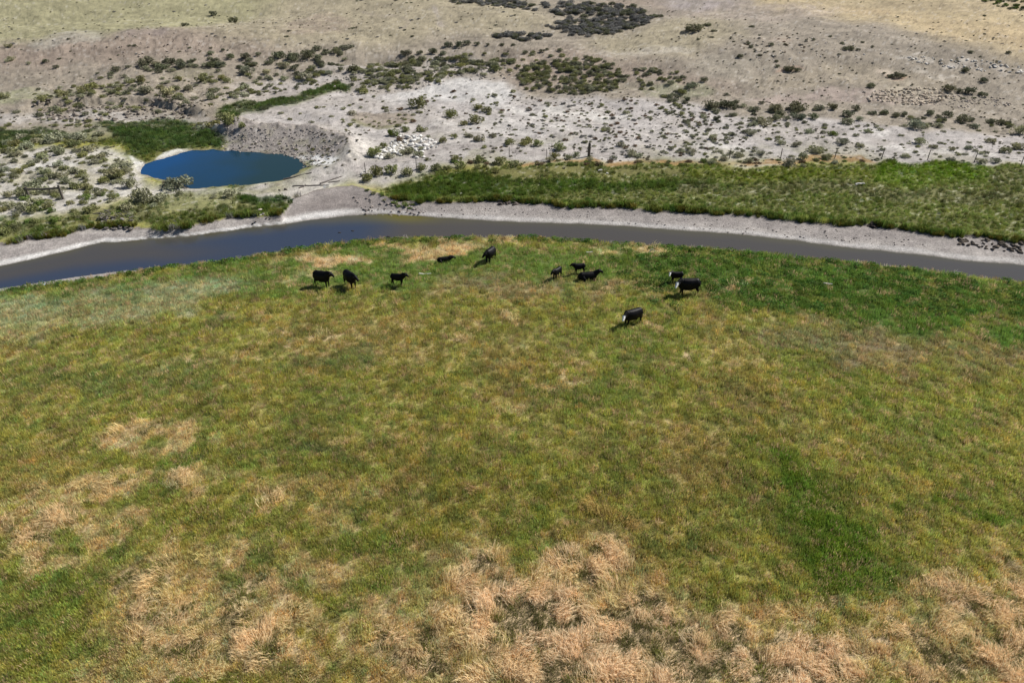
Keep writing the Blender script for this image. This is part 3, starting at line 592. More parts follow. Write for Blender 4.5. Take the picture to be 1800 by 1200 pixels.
for i, (a, b, w) in enumerate(pile):
    put_rock(a, b, w, tone(WR, .8, 1.1), "pale rock in the stony heap beside the red-brown bush beyond the track", "pale rocks heaped beyond the track")
low = [(672,266,8),(678,268,9),(686,266,8),(692,269,9),(700,271,8),(704,273,7),(671,273,8),(662,277,9),(670,279,10),(678,278,8),(690,251,8),(695,254,7),(684,262,7),(741,268,8),(745,277,7),(733,278,7)]
for a, b, w in low:
    put_rock(a, b, w, tone(WR, .95, 1.12), "small white rock among bushes at the foot of the stony heap", "white rocks at the foot of the heap")
put_rock(457,370,11,(.55,.48,.40),"tan boulder on the grassy lip above the river bend")
put_rock(463,377,7,(.30,.27,.25),"small grey rock just below the tan boulder")
for a, b, w, t in [(636,306,8,"white rock at the left foot of the big bush by the track"),(642,302,6,"small white stone against the big bush by the track"),(450,389,8,"pale stone under the grassy lip of the bend"),(461,391,6,"lower pale stone under the grassy lip of the bend"),(1055,301,9,"whitish stone lying in weeds below the wooden post"),(1067,305,6,"smaller whitish stone in weeds below the wooden post"),(810,341,7,"pale stone on the far bank lip in dark grass"),(1757,395,5,"small white stone in grass of the far bank")]:
    put_rock(a, b, w, (.62,.59,.55), t)
for a, b, w, t in [(446,403,5,"first dark wet stone at the water's edge below the bend"),(452,402,5,"second dark wet stone at the water's edge below the bend"),(471,398,5,"dark wet stone in the pair nearest the bend"),(477,397,5,"last dark wet stone of the row by the bend")]:
    put_rock(a, b, w, (.05,.045,.04), t)
for a, b, w, t in [(597,409,5,"dark snag stone poking out of the river, left of three"),(620,406,5,"dark snag stone poking out of the river, middle of three"),(683,416,5,"dark snag stone poking out of the river nearest the meadow")]:
    x, y = plane(a, b, WZ); o = obj("rock", ROCKS[1], loc=(x, y, WZ), scale=(.18, .14, .12)); o.color = (.05,.045,.04,1); tag(o, t, "rock")
for a, b, w, t in [(491,335,6,"small dark rock on the pale sand below the pond"),(502,334,8,"larger dark rock on the pale sand below the pond"),(467,325,4,"tiny brown stone at the pond's near shore"),(636,310,7,"dark rock beside white rocks near the track")]:
    put_rock(a, b, w, (.08,.065,.055), t)
# slabs of slumped bank below the dead brush
for i in range(26):
    a = random.uniform(172, 232); b = 388+random.uniform(-10, 14)+.12*(a-172)
    put_rock(a, b, random.uniform(5, 12), tone((.20,.18,.165), .6, 1.1), "dark slumped clod of bank among the fallen brush", "dark clods slumped under the left terrace", name="clod", zs=1.1)

# small stones and clods as one mass
def px_points(poly, n):
    poly = np.array(poly, float); out = []
    x0, y0 = poly.min(0); x1, y1 = poly.max(0)
    while len(out) < n:
        q = rng.uniform([x0, y0], [x1, y1], (n*2, 2)); ins = sd_poly(q[:, 0], q[:, 1], poly) < 0; out += list(map(tuple, q[ins]))
    return out[:n]
sp, sc_, st = [], [], []
def stones(poly, n, col, lo, hi):
    for a, b in px_points(poly, n):
        x, y = at(a, b); sp.append((x, y)); sc_.append(random.uniform(lo, hi)); st.append(tone(col, .7, 1.2))
stones([(1590,98),(1700,102),(1800,115),(1800,130),(1700,122),(1600,112)], 90, (.66,.62,.56), .15, .45)
stones([(1540,158),(1640,155),(1680,175),(1620,185),(1520,180)], 260, (.55,.47,.37), .12, .4)
stones([(1600,165),(1760,170),(1780,190),(1620,190)], 120, (.5,.43,.36), .1, .3)
stones([(1300,68),(1480,62),(1560,100),(1350,130),(1280,100)], 50, (.6,.54,.47), .1, .3)
stones([(700,236),(770,245),(770,262),(700,268),(660,280),(655,268)], 130, (.72,.70,.66), .1, .3)
stones([(385,232),(560,240),(600,262),(560,295),(470,270),(390,262)], 520, (.30,.265,.24), .06, .24)
stones([(690,356),(1000,366),(1300,384),(1640,418),(1640,430),(1200,392),(900,372),(700,370)], 200, (.25,.22,.2), .04, .13)
stones([(1680,415),(1800,425),(1800,440),(1680,425)], 50, (.13,.11,.09), .15, .35)
stones([(870,348),(910,352),(910,360),(870,357)], 20, (.12,.10,.09), .15, .35)
stones([(1525,388),(1545,390),(1545,400),(1525,398)], 14, (.06,.05,.045), .2, .4)
stones([(620,345),(700,352),(760,368),(640,370)], 60, (.25,.22,.2), .08, .25)
stones([(60,185),(340,185),(350,205),(60,210)], 240, (.22,.19,.16), .15, .5)
stones([(200,60),(300,55),(420,75),(200,110)], 40, (.25,.21,.18), .15, .4)
stones([(560,140),(900,100),(900,140),(600,170)], 160, (.40,.36,.32), .15, .4)
sp = np.array(sp); n = len(sp); sc_ = np.array(sc_)
scatter("loose_stones", rocks_i, M_ROCKI, np.stack([sp[:, 0], sp[:, 1], height(sp[:, 0], sp[:, 1])+.2*sc_], 1), np.array(st), np.stack([sc_, sc_*.9, sc_*.7], 1), rng.uniform(-.4, 6, (n, 3))*np.array([.1, .1, 1]), rng.integers(0, 4, n), "loose stones and clods strewn over banks and slopes")

# ------------------------------------------------------------------ sagebrush
def shrub_mesh(seed, nc=15, nl=32, up=.8):
    r = np.random.default_rng(seed); V = []; Fc = []; B = []
    for i in range(nc):
        a = r.uniform(0, 6.28); d = .68*math.sqrt(r.uniform()); cz = up*(.30+.55*r.uniform()*(1-.5*d)); cr = r.uniform(.22, .36); cb = r.uniform(.8, 1.2)
        for k in range(nl):
            q = r.normal(size=3); q /= np.linalg.norm(q); q *= cr*r.uniform(.45, 1.0)**.5
            p = np.array([d*math.cos(a), d*math.sin(a), cz])+q
            p[2] = max(p[2], .03)
            u = r.normal(size=3); u[2] += .8; u /= np.linalg.norm(u); v = np.cross(u, r.normal(size=3)); v /= np.linalg.norm(v); L = r.uniform(.09, .16)
            s = len(V); V += [p-u*L*.5-v*L*.4, p+v*L*.5-u*L*.4, p+u*L]; Fc += [(s, s+1, s+2)]; B += [cb*r.uniform(.7, 1.3)]*3
    me = mesh_np("foliage", V, Fc, False); vcol(me, "vary", np.repeat(np.array(B)[:, None], 3, 1)); return me
def stem_mesh(seed):
    r = np.random.default_rng(seed); V = []; Fc = []
    for i in range(7):
        a = r.uniform(0, 6.28); t = np.array([math.cos(a)*r.uniform(.2, .5), math.sin(a)*r.uniform(.2, .5), r.uniform(.4, .7)]); s = len(V)
        for p, w in ((np.zeros(3)-[0, 0, .1], .035), (t*.5+[0, 0, .05], .025), (t, .008)):
            for j in range(3): V.append(p+np.array([math.cos(j*2.09)*w, math.sin(j*2.09)*w, 0]))
        for l in range(2):
            for j in range(3): Fc.append((s+l*3+j, s+l*3+(j+1) % 3, s+l*3+3+(j+1) % 3, s+l*3+3+j))
    return mesh_np("stem", V, Fc)
SH = [shrub_mesh(200+s) for s in range(9)]; ST = [stem_mesh(300+s) for s in range(3)]
for m_ in SH: m_.materials.append(M_SHRUB)
M_WOOD = mat("grey_bark", None, (.16,.13,.105)); [m_.materials.append(M_WOOD) for m_ in ST]
SHI = [m_.copy() for m_ in SH[:6]]
for m_ in SHI: m_.materials.clear(); m_.materials.append(M_SHRUB_I)
KC = {'s': ((.31,.31,.205), "grey-green"), 'd': ((.175,.18,.115), "dark olive"), 'o': ((.25,.255,.115), "olive"), 'g': ((.16,.215,.06), "bright green"), 'b': ((.20,.14,.09), "brown"), 'v': ((.235,.23,.215), "dusky")}
S = []   # px, py(base), width px, kind, height ratio
def sh(kind, *t, hr=.8):
    for q in t: S.append((q[0], q[1], q[2], kind, q[3] if len(q) > 3 else hr))
sh('d', (374,27,18),(412,39,20),(326,45,14),(80,108,14),(100,120,12),(205,129,20),(228,126,11),(172,133,8),(198,141,14),(258,119,34),(262,131,12),(285,127,22),(300,116,26),(318,120,22),(335,114,12),(345,121,14),(375,119,24),(405,102,18),(372,99,16),(392,90,9),(432,103,22),(442,116,16),(455,98,14),(490,103,28),(515,103,26),(540,101,30),(572,92,14),(592,93,20),(565,112,16),(580,111,12))
sh('s', (15,84,16),(435,131,28),(470,130,18),(500,139,16),(540,138,24),(578,132,16),(538,128,12),(12,108,12),(20,105,18),(50,112,10))
sh('o', (254,155,20,1.0),(237,156,11),(218,164,12),(165,166,26),(150,168,22),(133,160,11),(105,170,16),(116,180,22),(148,174,14),(198,162,13),(12,180,20,1.0),(78,188,26),(212,168,12),(360,142,18),(356,150,22),(394,146,18),(402,153,18),(380,155,12),(318,152,16))
sh('s', (235,170,14),(262,174,28),(300,178,32),(310,168,22),(335,170,22),(372,184,22,1.0),(430,160,22),(432,176,18),(345,182,14),(98,196,22),(30,200,14),(420,172,14),(412,180,12),(200,172,18),(285,165,16))
sh('o', (374,222,26,.9),(408,230,36,.95),(394,210,24,.9),(428,236,16,1.1))
sh('s', (47,264,30),(30,276,22),(95,250,38),(115,240,26),(135,246,34),(105,270,28),(155,265,24),(165,246,20),(165,286,20),(175,275,20),(200,308,34),(150,312,18),(80,306,30),(110,310,26),(130,303,22),(15,345,24),(60,330,34),(45,345,38),(75,335,26),(100,340,28),(225,326,34),(195,312,18),(200,292,18),(180,300,16),(290,324,18))
sh('s', (312,328,54,.65),(255,354,46,.9),(280,352,32,.8),(270,365,18),(375,347,14),(406,345,28,.8),(316,341,17),(223,368,26),(183,385,22),(40,372,30),(65,362,28),(18,366,24),(118,318,22),(8,300,20),(12,252,24),(60,248,22),(75,278,24),(55,290,20))
sh('o', (133,328,22,1.0),(155,340,16),(183,318,24),(210,310,26),(125,362,16),(85,370,24),(60,374,26),(160,372,26),(30,400,22),(10,410,26),(200,352,22),(142,350,14))
sh('o', (735,190,34,.9),(640,164,20),(743,176,14),(840,190,20,.8),(856,196,22),(793,206,26,1.0),(815,219,18),(837,216,26,1.0),(742,230,20),(712,230,18),(799,246,14,1.1),(778,252,17,1.1),(657,275,28,.95),(675,260,16,1.0),(925,254,32,.7),(945,256,22),(895,254,24),(985,264,26),(975,278,22),(700,222,12))
sh('g', (693,238,22,1.1)); sh('b', (703,248,16,1.1)); sh('s', (684,277,20),(715,269,28),(735,275,22),(742,263,14),(753,243,10),(825,243,18),(843,249,22),(865,242,17),(1012,275,18),(870,170,14),(620,203,20))
sh('o', (660,308,30,1.0),(648,318,26,.8),(690,304,28,.95),(717,307,26,.9),(742,299,24),(768,299,24),(785,299,18),(810,295,24),(838,296,16),(752,282,12),(802,283,22),(842,284,26),(880,288,26),(905,292,22,.7),(870,304,16))
sh('s', (1090,258,18),(1109,274,24),(1122,276,16),(1037,283,16),(1078,280,15),(965,284,18),(1000,280,18),(1178,262,14),(1200,268,12))
# right hand slope
sh('d', (1222,56,34,.55),(1212,54,20,.5),(1242,46,18,.5),(1255,55,12,.6),(1252,66,9,.6),(1228,72,10,.6),(1293,59,5),(1322,46,14,.5),(1335,62,6),(1315,77,10),(1302,101,14),(1290,72,6),(1320,86,10),(1355,81,12),(1380,79,7),(1430,71,8),(1460,65,8),(1480,76,9),(1507,49,5),(1516,74,8),(1533,84,8),(1495,88,16),(1485,89,14),(1508,89,9),(1475,98,9,.5),(1365,110,9),(1366,118,10))
sh('d', (1384,124,16,.9),(1392,125,18,.9),(1403,125,14,.9),(1576,138,18,1.0),(1585,138,14,.9),(1565,137,15,.8),(1554,129,7),(1530,154,18,.7),(1698,124,20,.7),(1728,143,20,.65),(1668,162,26,.7),(1684,163,16,.7),(1702,164,22,.9),(1727,167,20,.6),(1772,96,12,.7),(1707,94,14,.4),(1730,60,6),(1693,174,10,.5),(1712,173,11,.6),(1730,30,8),(1578,31,5))
sh('d', (1200,139,14),(1215,156,26,.7),(1237,145,16,.9),(1207,176,15,1.0),(1277,167,9),(1250,190,32,.8),(1278,190,28,.8),(1295,182,14),(1328,196,18),(1362,197,28,.9),(1400,196,38,.8),(1372,204,20),(1400,212,26,.8),(1428,212,22,.8),(1440,193,20),(1462,192,22),(1490,206,22,.9),(1504,195,18,1.0),(1532,200,18,.8),(1553,200,18,.9),(1575,205,17),(1588,204,15,.9),(1635,205,18,.8),(1663,208,20,1.0),(1655,216,16),(1690,216,26,.9),(1706,214,14),(1738,218,16,1.0),(1755,219,20,.9),(1772,218,13,1.1))
sh('s', (1510,213,15),(1490,218,24),(1343,219,36,.7),(1322,222,20),(1608,228,32,.8),(1622,228,20),(1590,224,12),(1647,225,20,.7),(1715,225,18),(1790,234,28,.9),(1320,236,22,.7),(1365,208,16),(1422,233,22,.6),(1447,233,12),(1450,222,12),(1525,223,9),(1540,225,10),(1524,234,16),(1545,232,12),(1503,241,13),(1480,254,28,.7),(1512,259,15),(1252,246,18),(1373,254,18),(1398,257,18),(1433,268,32,.6),(1617,252,22,.8),(1639,260,16,.8),(1673,264,15,.7),(1702,262,15,.8),(1714,267,11),(1732,270,12),(1742,250,22,.6),(1765,268,22,.8),(1790,262,26,.8),(1335,272,17,1.0),(1273,275,10),(1216,270,19),(1298,277,20),(1314,286,20,.8),(1272,282,16),(1250,288,20,.7),(1386,291,34,.7),(1411,280,18,1.2),(1411,293,12),(1453,279,26,.6),(1466,288,15),(1591,276,20,.6),(1723,285,24,.5),(1749,286,20,.8),(1670,283,16,.8))
sh('g', (1463,238,18,.8))
sh('d', (712,95,24,.6),(738,93,14),(760,92,20),(778,94,16),(788,82,18),(806,83,20),(820,81,18),(838,81,14),(857,82,9),(882,82,11),(902,81,10),(708,110,22),(735,108,16),(820,104,20),(845,108,18),(952,94,12),(985,92,12),(962,90,9),(620,127,24),(600,125,14),(610,85,28,.4))
N_MANUAL = len(S)
def fill(poly, n, lo, hi, kinds, hr=.7):
    for a, b in px_points(poly, n): S.append((a, b, random.uniform(lo, hi)*random.uniform(.8, 1.1), random.choice(kinds), hr*random.uniform(.85, 1.2)))
fill([(800,-8),(900,-2),(960,8),(1040,4),(1100,10),(1165,26),(1110,46),(1050,60),(985,57),(960,48),(1000,30),(960,14),(880,6)], 380, 9, 17, 'vvd', .65)
fill([(795,-6),(900,0),(960,12),(940,16),(860,8),(800,4)], 70, 9, 16, 'vvd', .6)
fill([(1000,45),(1100,36),(1165,24),(1100,50),(1050,66),(1000,62)], 70, 9, 16, 'vvd', .6)
fill([(862,64),(900,57),(945,59),(972,62),(950,71),(900,73)], 60, 9, 17, 'vd', .7)
fill([(1045,60),(1110,44),(1160,28),(1120,48),(1065,66)], 30, 8, 14, 'vd', .6)
fill([(905,130),(940,112),(1000,106),(1040,104),(1085,112),(1105,136),(1085,158),(1030,168),(960,166),(922,155)], 260, 9, 16, 'oods', .8)
fill([(660,150),(750,135),(860,128),(900,125),(905,108),(820,98),(720,100),(620,125),(600,160)], 130, 9, 20, 'doss', .7)
fill([(600,160),(680,135),(800,128),(790,145),(690,160)], 70, 8, 16, 'os', .7)
fill([(1110,115),(1190,125),(1195,150),(1120,160)], 34, 8, 16, 'dos', .7)
fill([(1155,158),(1200,160),(1200,210),(1160,205)], 16, 10, 20, 'do', .7)
fill([(240,180),(345,180),(420,150),(560,120),(600,120),(590,150),(450,170),(380,195)], 60, 7, 16, 'dos', .7)
fill([(60,175),(240,165),(340,180),(350,200),(60,205)], 60, 8, 17, 'dos', .7)
fill([(-20,210),(340,205),(370,225),(150,218),(-20,222)], 60, 7, 15, 'os', .6)
fill([(-20,232),(180,232),(205,262),(235,300),(235,325),(-20,350)], 85, 9, 24, 'sso', .7)
fill([(-20,225),(180,228),(215,262),(240,310),(200,345),(-20,350)], 90, 9, 20, 'sod', .7)
fill([(60,150),(250,140),(420,135),(600,118),(600,150),(430,165),(340,195),(60,200)], 90, 7, 16, 'osd', .7)
fill([(620,110),(900,90),(1000,100),(905,128),(760,145),(640,150)], 90, 8, 16, 'dos', .7)
fill([(-20,350),(240,335),(240,380),(60,395),(-20,400)], 55, 8, 22, 'ogs', .7)
fill([(-20,20),(60,70),(400,60),(560,80),(440,100),(200,115),(-20,115)], 40, 4, 9, 'dv', .6)
fill([(430,200),(640,165),(900,160),(930,175),(1200,180),(1300,205),(1280,280),(900,280),(780,240),(620,230)], 210, 5, 13, 'ssob', .7)
fill([(930,175),(1200,180),(1280,210),(1280,280),(1060,270),(930,230)], 170, 5, 12, 'ssvb', .6)
fill([(1195,195),(1330,205),(1330,280),(1200,280)], 70, 6, 14, 'ssd', .65)
fill([(1200,180),(1450,185),(1450,220),(1230,215)], 46, 8, 18, 'dds', .75)
fill([(1330,215),(1800,225),(1800,285),(1330,282)], 110, 5, 13, 'sso', .6)
fill([(1600,205),(1800,215),(1800,225),(1600,222)], 16, 8, 16, 'do', .8)
fill([(1280,64),(1420,60),(1450,90),(1300,110)], 46, 4, 8, 'vbd', .6)
fill([(1200,55),(1800,60),(1800,180),(1200,150)], 60, 3, 7, 'vd', .6)
fill([(1690,-10),(1820,-10),(1820,22),(1750,12)], 60, 8, 14, 'dg', .6)
fill([(240,112),(330,104),(480,95),(600,82),(610,100),(600,125),(430,130),(260,140)], 70, 8, 20, 'dds', .7)
fill([(0,0),(600,0),(700,60),(300,60),(0,90)], 14, 3, 7, 'v', .5)
fill([(560,-5),(800,-5),(800,4),(640,12)], 20, 5, 10, 'vd', .5)
fill([(460,60),(900,20),(1000,60),(800,75),(600,80)], 26, 4, 10, 'vd', .5)
fill([(780,285),(1500,280),(1540,288),(1200,292),(900,292)], 60, 8, 16, 'oogb', .6)
fill([(640,330),(690,352),(760,362),(700,362),(650,345)], 14, 8, 16, 'go', .6)
fill([(600,205),(730,205),(725,222),(600,222)], 14, 6, 12, 'oo', .5)
fill([(380,240),(600,262),(590,290),(520,275)], 16, 5, 10, 'so', .6)
LAND = [(285,110,"on the slope far above the marsh"),(120,65,"on the smooth upper hillside"),(20,95,"at the foot of the far hillside by the picture edge"),(430,110,"in the belt across the dry slope"),(540,100,"in the dark clump above the green strip"),(560,135,"just above the narrow green strip"),(250,160,"above the dark cut bank"),(120,170,"on the bench above the marsh's far end"),(330,172,"behind the dark cut bank"),(10,180,"on the pale bench beside the grassy hollow"),(400,220,"by the pond's upper corner where the spoil bank begins"),(430,165,"beside the near end of the green strip"),(100,245,"on the near side of the marsh"),(50,270,"on the pale ground below the marsh"),(160,275,"between marsh and pond's left tip"),(215,315,"just left of the pond"),(110,305,"in the sage patch left of the pond"),(50,335,"by the dark wooden rail"),(20,370,"on the pale flat under the wooden rail"),(310,328,"on the pond's near shore"),(265,352,"on the grassy terrace below the pond"),(400,345,"on the terrace below the pond's outlet"),(200,365,"at the terrace edge above the fallen brush"),(90,370,"beside the lone post below the wooden rail"),(730,100,"in the broken gully across the middle slope"),(810,80,"in the green row along the gully rim"),(740,185,"by the bare brown oval"),(640,165,"on the pale rise behind the bare oval"),(840,190,"on the whitest alkali patch"),(815,215,"on the alkali flat right of the bare oval"),(670,270,"beside the white rocks by the track"),(725,270,"in front of the pale rock heap"),(700,245,"on top of the pale rock heap"),(790,245,"just right of the pale rock heap"),(690,305,"between the track and the river bank"),(770,297,"along the old fence at the grass edge"),(850,286,"between track and far green bank"),(870,240,"on the flat midway to the wooden post"),(930,252,"on the flat left of the wooden post"),(990,268,"just left of the wooden post"),(1100,268,"just right of the wooden post"),(1000,135,"in the dense olive thicket"),(1150,135,"just right of the dense olive thicket"),(1180,185,"below the olive thicket's right edge"),(1060,30,"in the dusky ravine"),(915,65,"in the short dusky patch below the ravine"),(960,90,"in the hollow under the ravine"),(1225,50,"in the low dark clump near the ravine mouth"),(1340,78,"among scattered low shrubs on the pale slope"),(1490,84,"in the little dark line on the right slope"),(1392,120,"in the dark clump above red earth"),(1575,135,"in the dark clump with red earth at its foot"),(1690,160,"in the long dark clump on the stony slope"),(1720,125,"below the white outcrop"),(1750,80,"high on the right slope"),(1265,188,"at the left end of the long shrub row"),(1370,195,"in the middle of the long shrub row"),(1430,200,"in the thick of the long shrub row"),(1495,200,"where the long shrub row thins out"),(1560,200,"in the neat four-bush run under the stony slope"),(1620,222,"in the grey mass under the stony slope"),(1700,215,"in the green run under the stony slope"),(1780,225,"where the green run leaves the frame"),(1240,150,"on the slope above the long row"),(1345,218,"on bare soil below the long row"),(1460,235,"around the bright green bush"),(1530,230,"by the white salt patch"),(1480,255,"on pale soil behind the fence"),(1380,255,"on pale soil well behind the fence"),(1620,255,"behind the fence's right half"),(1750,262,"near the fence's last posts"),(1290,282,"at the fence's first thin post"),(1395,288,"in the grey clump on the grass edge"),(1455,282,"beside the fence's third thin post"),(1590,275,"close behind the fence middle"),(1730,284,"at the fence's right end"),(1250,255,"on the stony flat before the fence")]
W = []
for q in S:
    a, b, w, kd, hr = q; x, y = at(a, b); s = depth(x, y, float(h0(x, y)))/FOC*w/2; W.append((x, y, s, hr))
WA = np.array(W); zz = height(WA[:, 0], WA[:, 1])
bad = (boxed(sd_poly, WA[:, 0], WA[:, 1], PO, 3, 9) < .3*0+.2) | ((WA[:, 1] > yG(WA[:, 0])-1) & (WA[:, 1] < yF(WA[:, 0])+1))
order = sorted([i for i in range(len(S)) if not bad[i]], key=lambda i: -S[i][2]*(1.3 if i < N_MANUAL else 1))
single = [i for i in order if S[i][3] != 'g'][:288] + [i for i in order if S[i][3] == 'g'][:25]
ss_ = set(single); rest = [i for i in order if i not in ss_]
# words for each shrub: colour, size, where; then its rank from the left where that repeats
rank = {}
def near(i):
    a, b = S[i][:2]; return min(LAND, key=lambda l: (l[0]-a)**2+((l[1]-b)*2.2)**2)[2]
def sizew(i):
    s = W[i][2]; return "large" if s > 1.3 else "middling" if s > .85 else "small"
for i in single: rank.setdefault((sizew(i), S[i][3], near(i)), []).append(i)
ORD = ["leftmost", "second from left", "third from left", "fourth from left", "fifth from left", "sixth from left", "seventh from left", "eighth from left", "ninth from left", "tenth from left"]
names = {}
for (sz_, kd, where), L in rank.items():
    L.sort(key=lambda i: S[i][0]); kn = "bush" if kd in 'gb' else "sagebrush"
    for r_, i in enumerate(L):
        t = f"{sz_} {KC[kd][1]} {kn} {where}"
        if len(L) > 1: t += ", " + (ORD[r_] if r_ < len(L)-1 or r_ == 0 else "rightmost") if len(L) <= 10 else ""
        names[i] = (t, kn)
for i in single:
    a, b, w, kd, hr = S[i]; x, y, s, _ = W[i]; t, kn = names[i]
    e = bpy.data.objects.new(kn, None); e.empty_display_size = .3; C.objects.link(e); e.location = (x, y, zz[i]-.03); e.rotation_euler = (0, 0, random.uniform(0, 6.28)); s *= 1.16
    e.scale = (s, s*random.uniform(.85, 1.1), s*hr*1.15)
    tag(e, t, "shrub", {"sagebrush": "sagebrush dotted over the far bank and slopes", "bush": "greener bushes among the sagebrush"}[kn])
    f = obj("foliage", SH[random.randrange(9)], parent=e); cc = KC[kd][0]; j = random.uniform(.8, 1.25); f.color = (cc[0]*j*random.uniform(.93, 1.08), cc[1]*j, cc[2]*j*random.uniform(.85, 1.1), 1)
    obj("stem", ST[random.randrange(3)], parent=e)
n = len(rest); rp = np.array([(W[i][0], W[i][1], zz[i]-.03) for i in rest]); rs = np.array([W[i][2]*1.15 for i in rest]); rh = np.array([W[i][3] for i in rest])
rt = np.array([KC[S[i][3]][0] for i in rest])*rng.uniform(.75, 1.25, (n, 1))
scatter("small_sagebrush", SHI, M_SHRUB_I, rp, rt, np.stack([rs, rs, rs*rh*1.1], 1), np.stack([np.zeros(n), np.zeros(n), rng.uniform(0, 6.28, n)], 1), rng.integers(0, 6, n), "smaller sagebrush crowding the ravine, thicket and flats")
# dwarf tufts over dry ground
x3, y3 = rand_in(86, 215, .55, 1.1); m_ = y3 > yB(x3)+1.5; x3, y3 = x3[m_], y3[m_]
cc_ = paint(x3, y3); pr = sst(.40, .62, fbm(x3/9, y3/7, 121, 3))*(.25+.75*sst(150, 105, y3))*(cc_[:, 0] > .22)*(boxed(sd_poly, x3, y3, PO, 4, 9) > .5)
m_ = rng.uniform(size=len(x3)) < pr; x3, y3 = x3[m_], y3[m_]; n = len(x3); s3 = rng.uniform(.12, .34, n)
scatter("dwarf_scrub", SHI, M_SHRUB_I, np.stack([x3, y3, height(x3, y3)-.02], 1), np.array([.20,.185,.125])*rng.uniform(.6, 1.4, (n, 1)), np.stack([s3, s3, s3*.8], 1), np.stack([np.zeros(n), np.zeros(n), rng.uniform(0, 6.28, n)], 1), rng.integers(0, 6, n), "ankle-high scrub speckling the dry ground")

# ------------------------------------------------------------------ wood: posts, fence, rail, logs
def wood_nodes(nt, b):
    tc = nd(nt, 'ShaderNodeTexCoord'); n = nd(nt, 'ShaderNodeTexNoise'); n.inputs['Scale'].default_value = 14; mp = nd(nt, 'ShaderNodeMapping'); mp.inputs['Scale'].default_value = (1, 1, .1)
    nt.links.new(tc.outputs['Object'], mp.inputs[0]); nt.links.new(mp.outputs[0], n.inputs['Vector'])
    r = nd(nt, 'ShaderNodeValToRGB'); r.color_ramp.elements[0].color = (.045,.038,.032,1); r.color_ramp.elements[1].color = (.19,.165,.14,1); nt.links.new(n.outputs[0], r.inputs[0]); nt.links.new(r.outputs[0], b.inputs['Base Color'])
M_POST = mat("weathered_wood", wood_nodes); M_PALE = mat("bleached_wood", None, (.62,.59,.53)); M_WIRE = mat("wire", None, (.12,.11,.10), .5); M_DARKWOOD = mat("dark_driftwood", None, (.13,.115,.105))
def tube(pts, rad, nseg=7, jit=0, name="tube"):
    V = []; Fc = []; pts = [Vector(p) for p in pts]
    for i, p in enumerate(pts):
        t = (pts[min(i+1, len(pts)-1)]-pts[max(i-1, 0)]).normalized(); up = Vector((0, 0, 1)) if abs(t.z) < .9 else Vector((1, 0, 0)); a = t.cross(up).normalized(); b = t.cross(a)
        r = rad[i] if hasattr(rad, '__len__') else rad
        for j in range(nseg):
            an = 2*math.pi*j/nseg; q = 1+random.uniform(-jit, jit); V.append(p+(a*math.cos(an)+b*math.sin(an))*r*q)
    for i in range(len(pts)-1):
        for j in range(nseg): Fc.append((i*nseg+j, i*nseg+(j+1) % nseg, (i+1)*nseg+(j+1) % nseg, (i+1)*nseg+j))
    me = bpy.data.meshes.new(name); me.from_pydata([tuple(v) for v in V], [], Fc+[tuple(range(nseg))[::-1], tuple(range((len(pts)-1)*nseg, len(pts)*nseg))]); return me
def atg(a, b):
    x, y = at(a, b, hR); return Vector((x, y, gz(x, y)))
fp = [(1282,279),(1372,279),(1467,279),(1549,280),(1630,282),(1712,286),(1793,294),(1880,303)]
base = [atg(*p) for p in fp]
fence = bpy.data.objects.new("wire_fence", None); C.objects.link(fence); fence.location = base[0]
tag(fence, "thin wire fence on spaced posts behind the far green bank", "fence")
def post_mesh(h, r): return tube([(0, 0, -.3), (.01, 0, h*.5), (0, .01, h)], [r*1.1, r, r*.9], 7, .12, "post")
pm = post_mesh(1.45, .055); pm.materials.append(M_POST)
for b_ in base: o = obj("post", pm, parent=fence, loc=b_-base[0]); o.rotation_euler = (random.uniform(-.03, .03), random.uniform(-.03, .03), random.uniform(0, 6))
for hgt in (.4, .75, 1.1, 1.35):
    pts = []
    for i in range(len(base)-1):
        for k in range(4):
            t = k/4; p = base[i].lerp(base[i+1], t)-base[0]; pts.append(p+Vector((0, 0, hgt-.06*math.sin(math.pi*t))))
    obj("wire", tube(pts, .007, 3, name="wire"), M_WIRE, parent=fence)
fp2 = [(643,305),(732,298),(895,276),(961,280)]
base2 = [atg(*p) for p in fp2]
fence2 = bpy.data.objects.new("old_fence", None); C.objects.link(fence2); fence2.location = base2[0]; tag(fence2, "old fence of thin leaning posts among the bushes left of the wooden post", "fence")
for b_ in base2: o = obj("post", pm, parent=fence2, loc=b_-base2[0]); o.rotation_euler = (random.uniform(-.05, .05), random.uniform(-.05, .05), random.uniform(0, 6)); o.scale = (.8, .8, 1.0)
for hgt in (.6, 1.2):
    obj("wire", tube([b_-base2[0]+Vector((0, 0, hgt)) for b_ in base2], .007, 3, name="wire"), M_WIRE, parent=fence2)
p = atg(1035, 275)
wp = tube([(0, 0, -.4), (0, 0, .9), (.02, 0, 1.75), (.01, 0, 1.95)], [.2, .19, .18, .12], 9, .12, "wooden_post")
tag(obj("wooden_post", wp, M_POST, loc=p), "thick dark wooden post standing alone on the flat beyond the far green bank", "post")
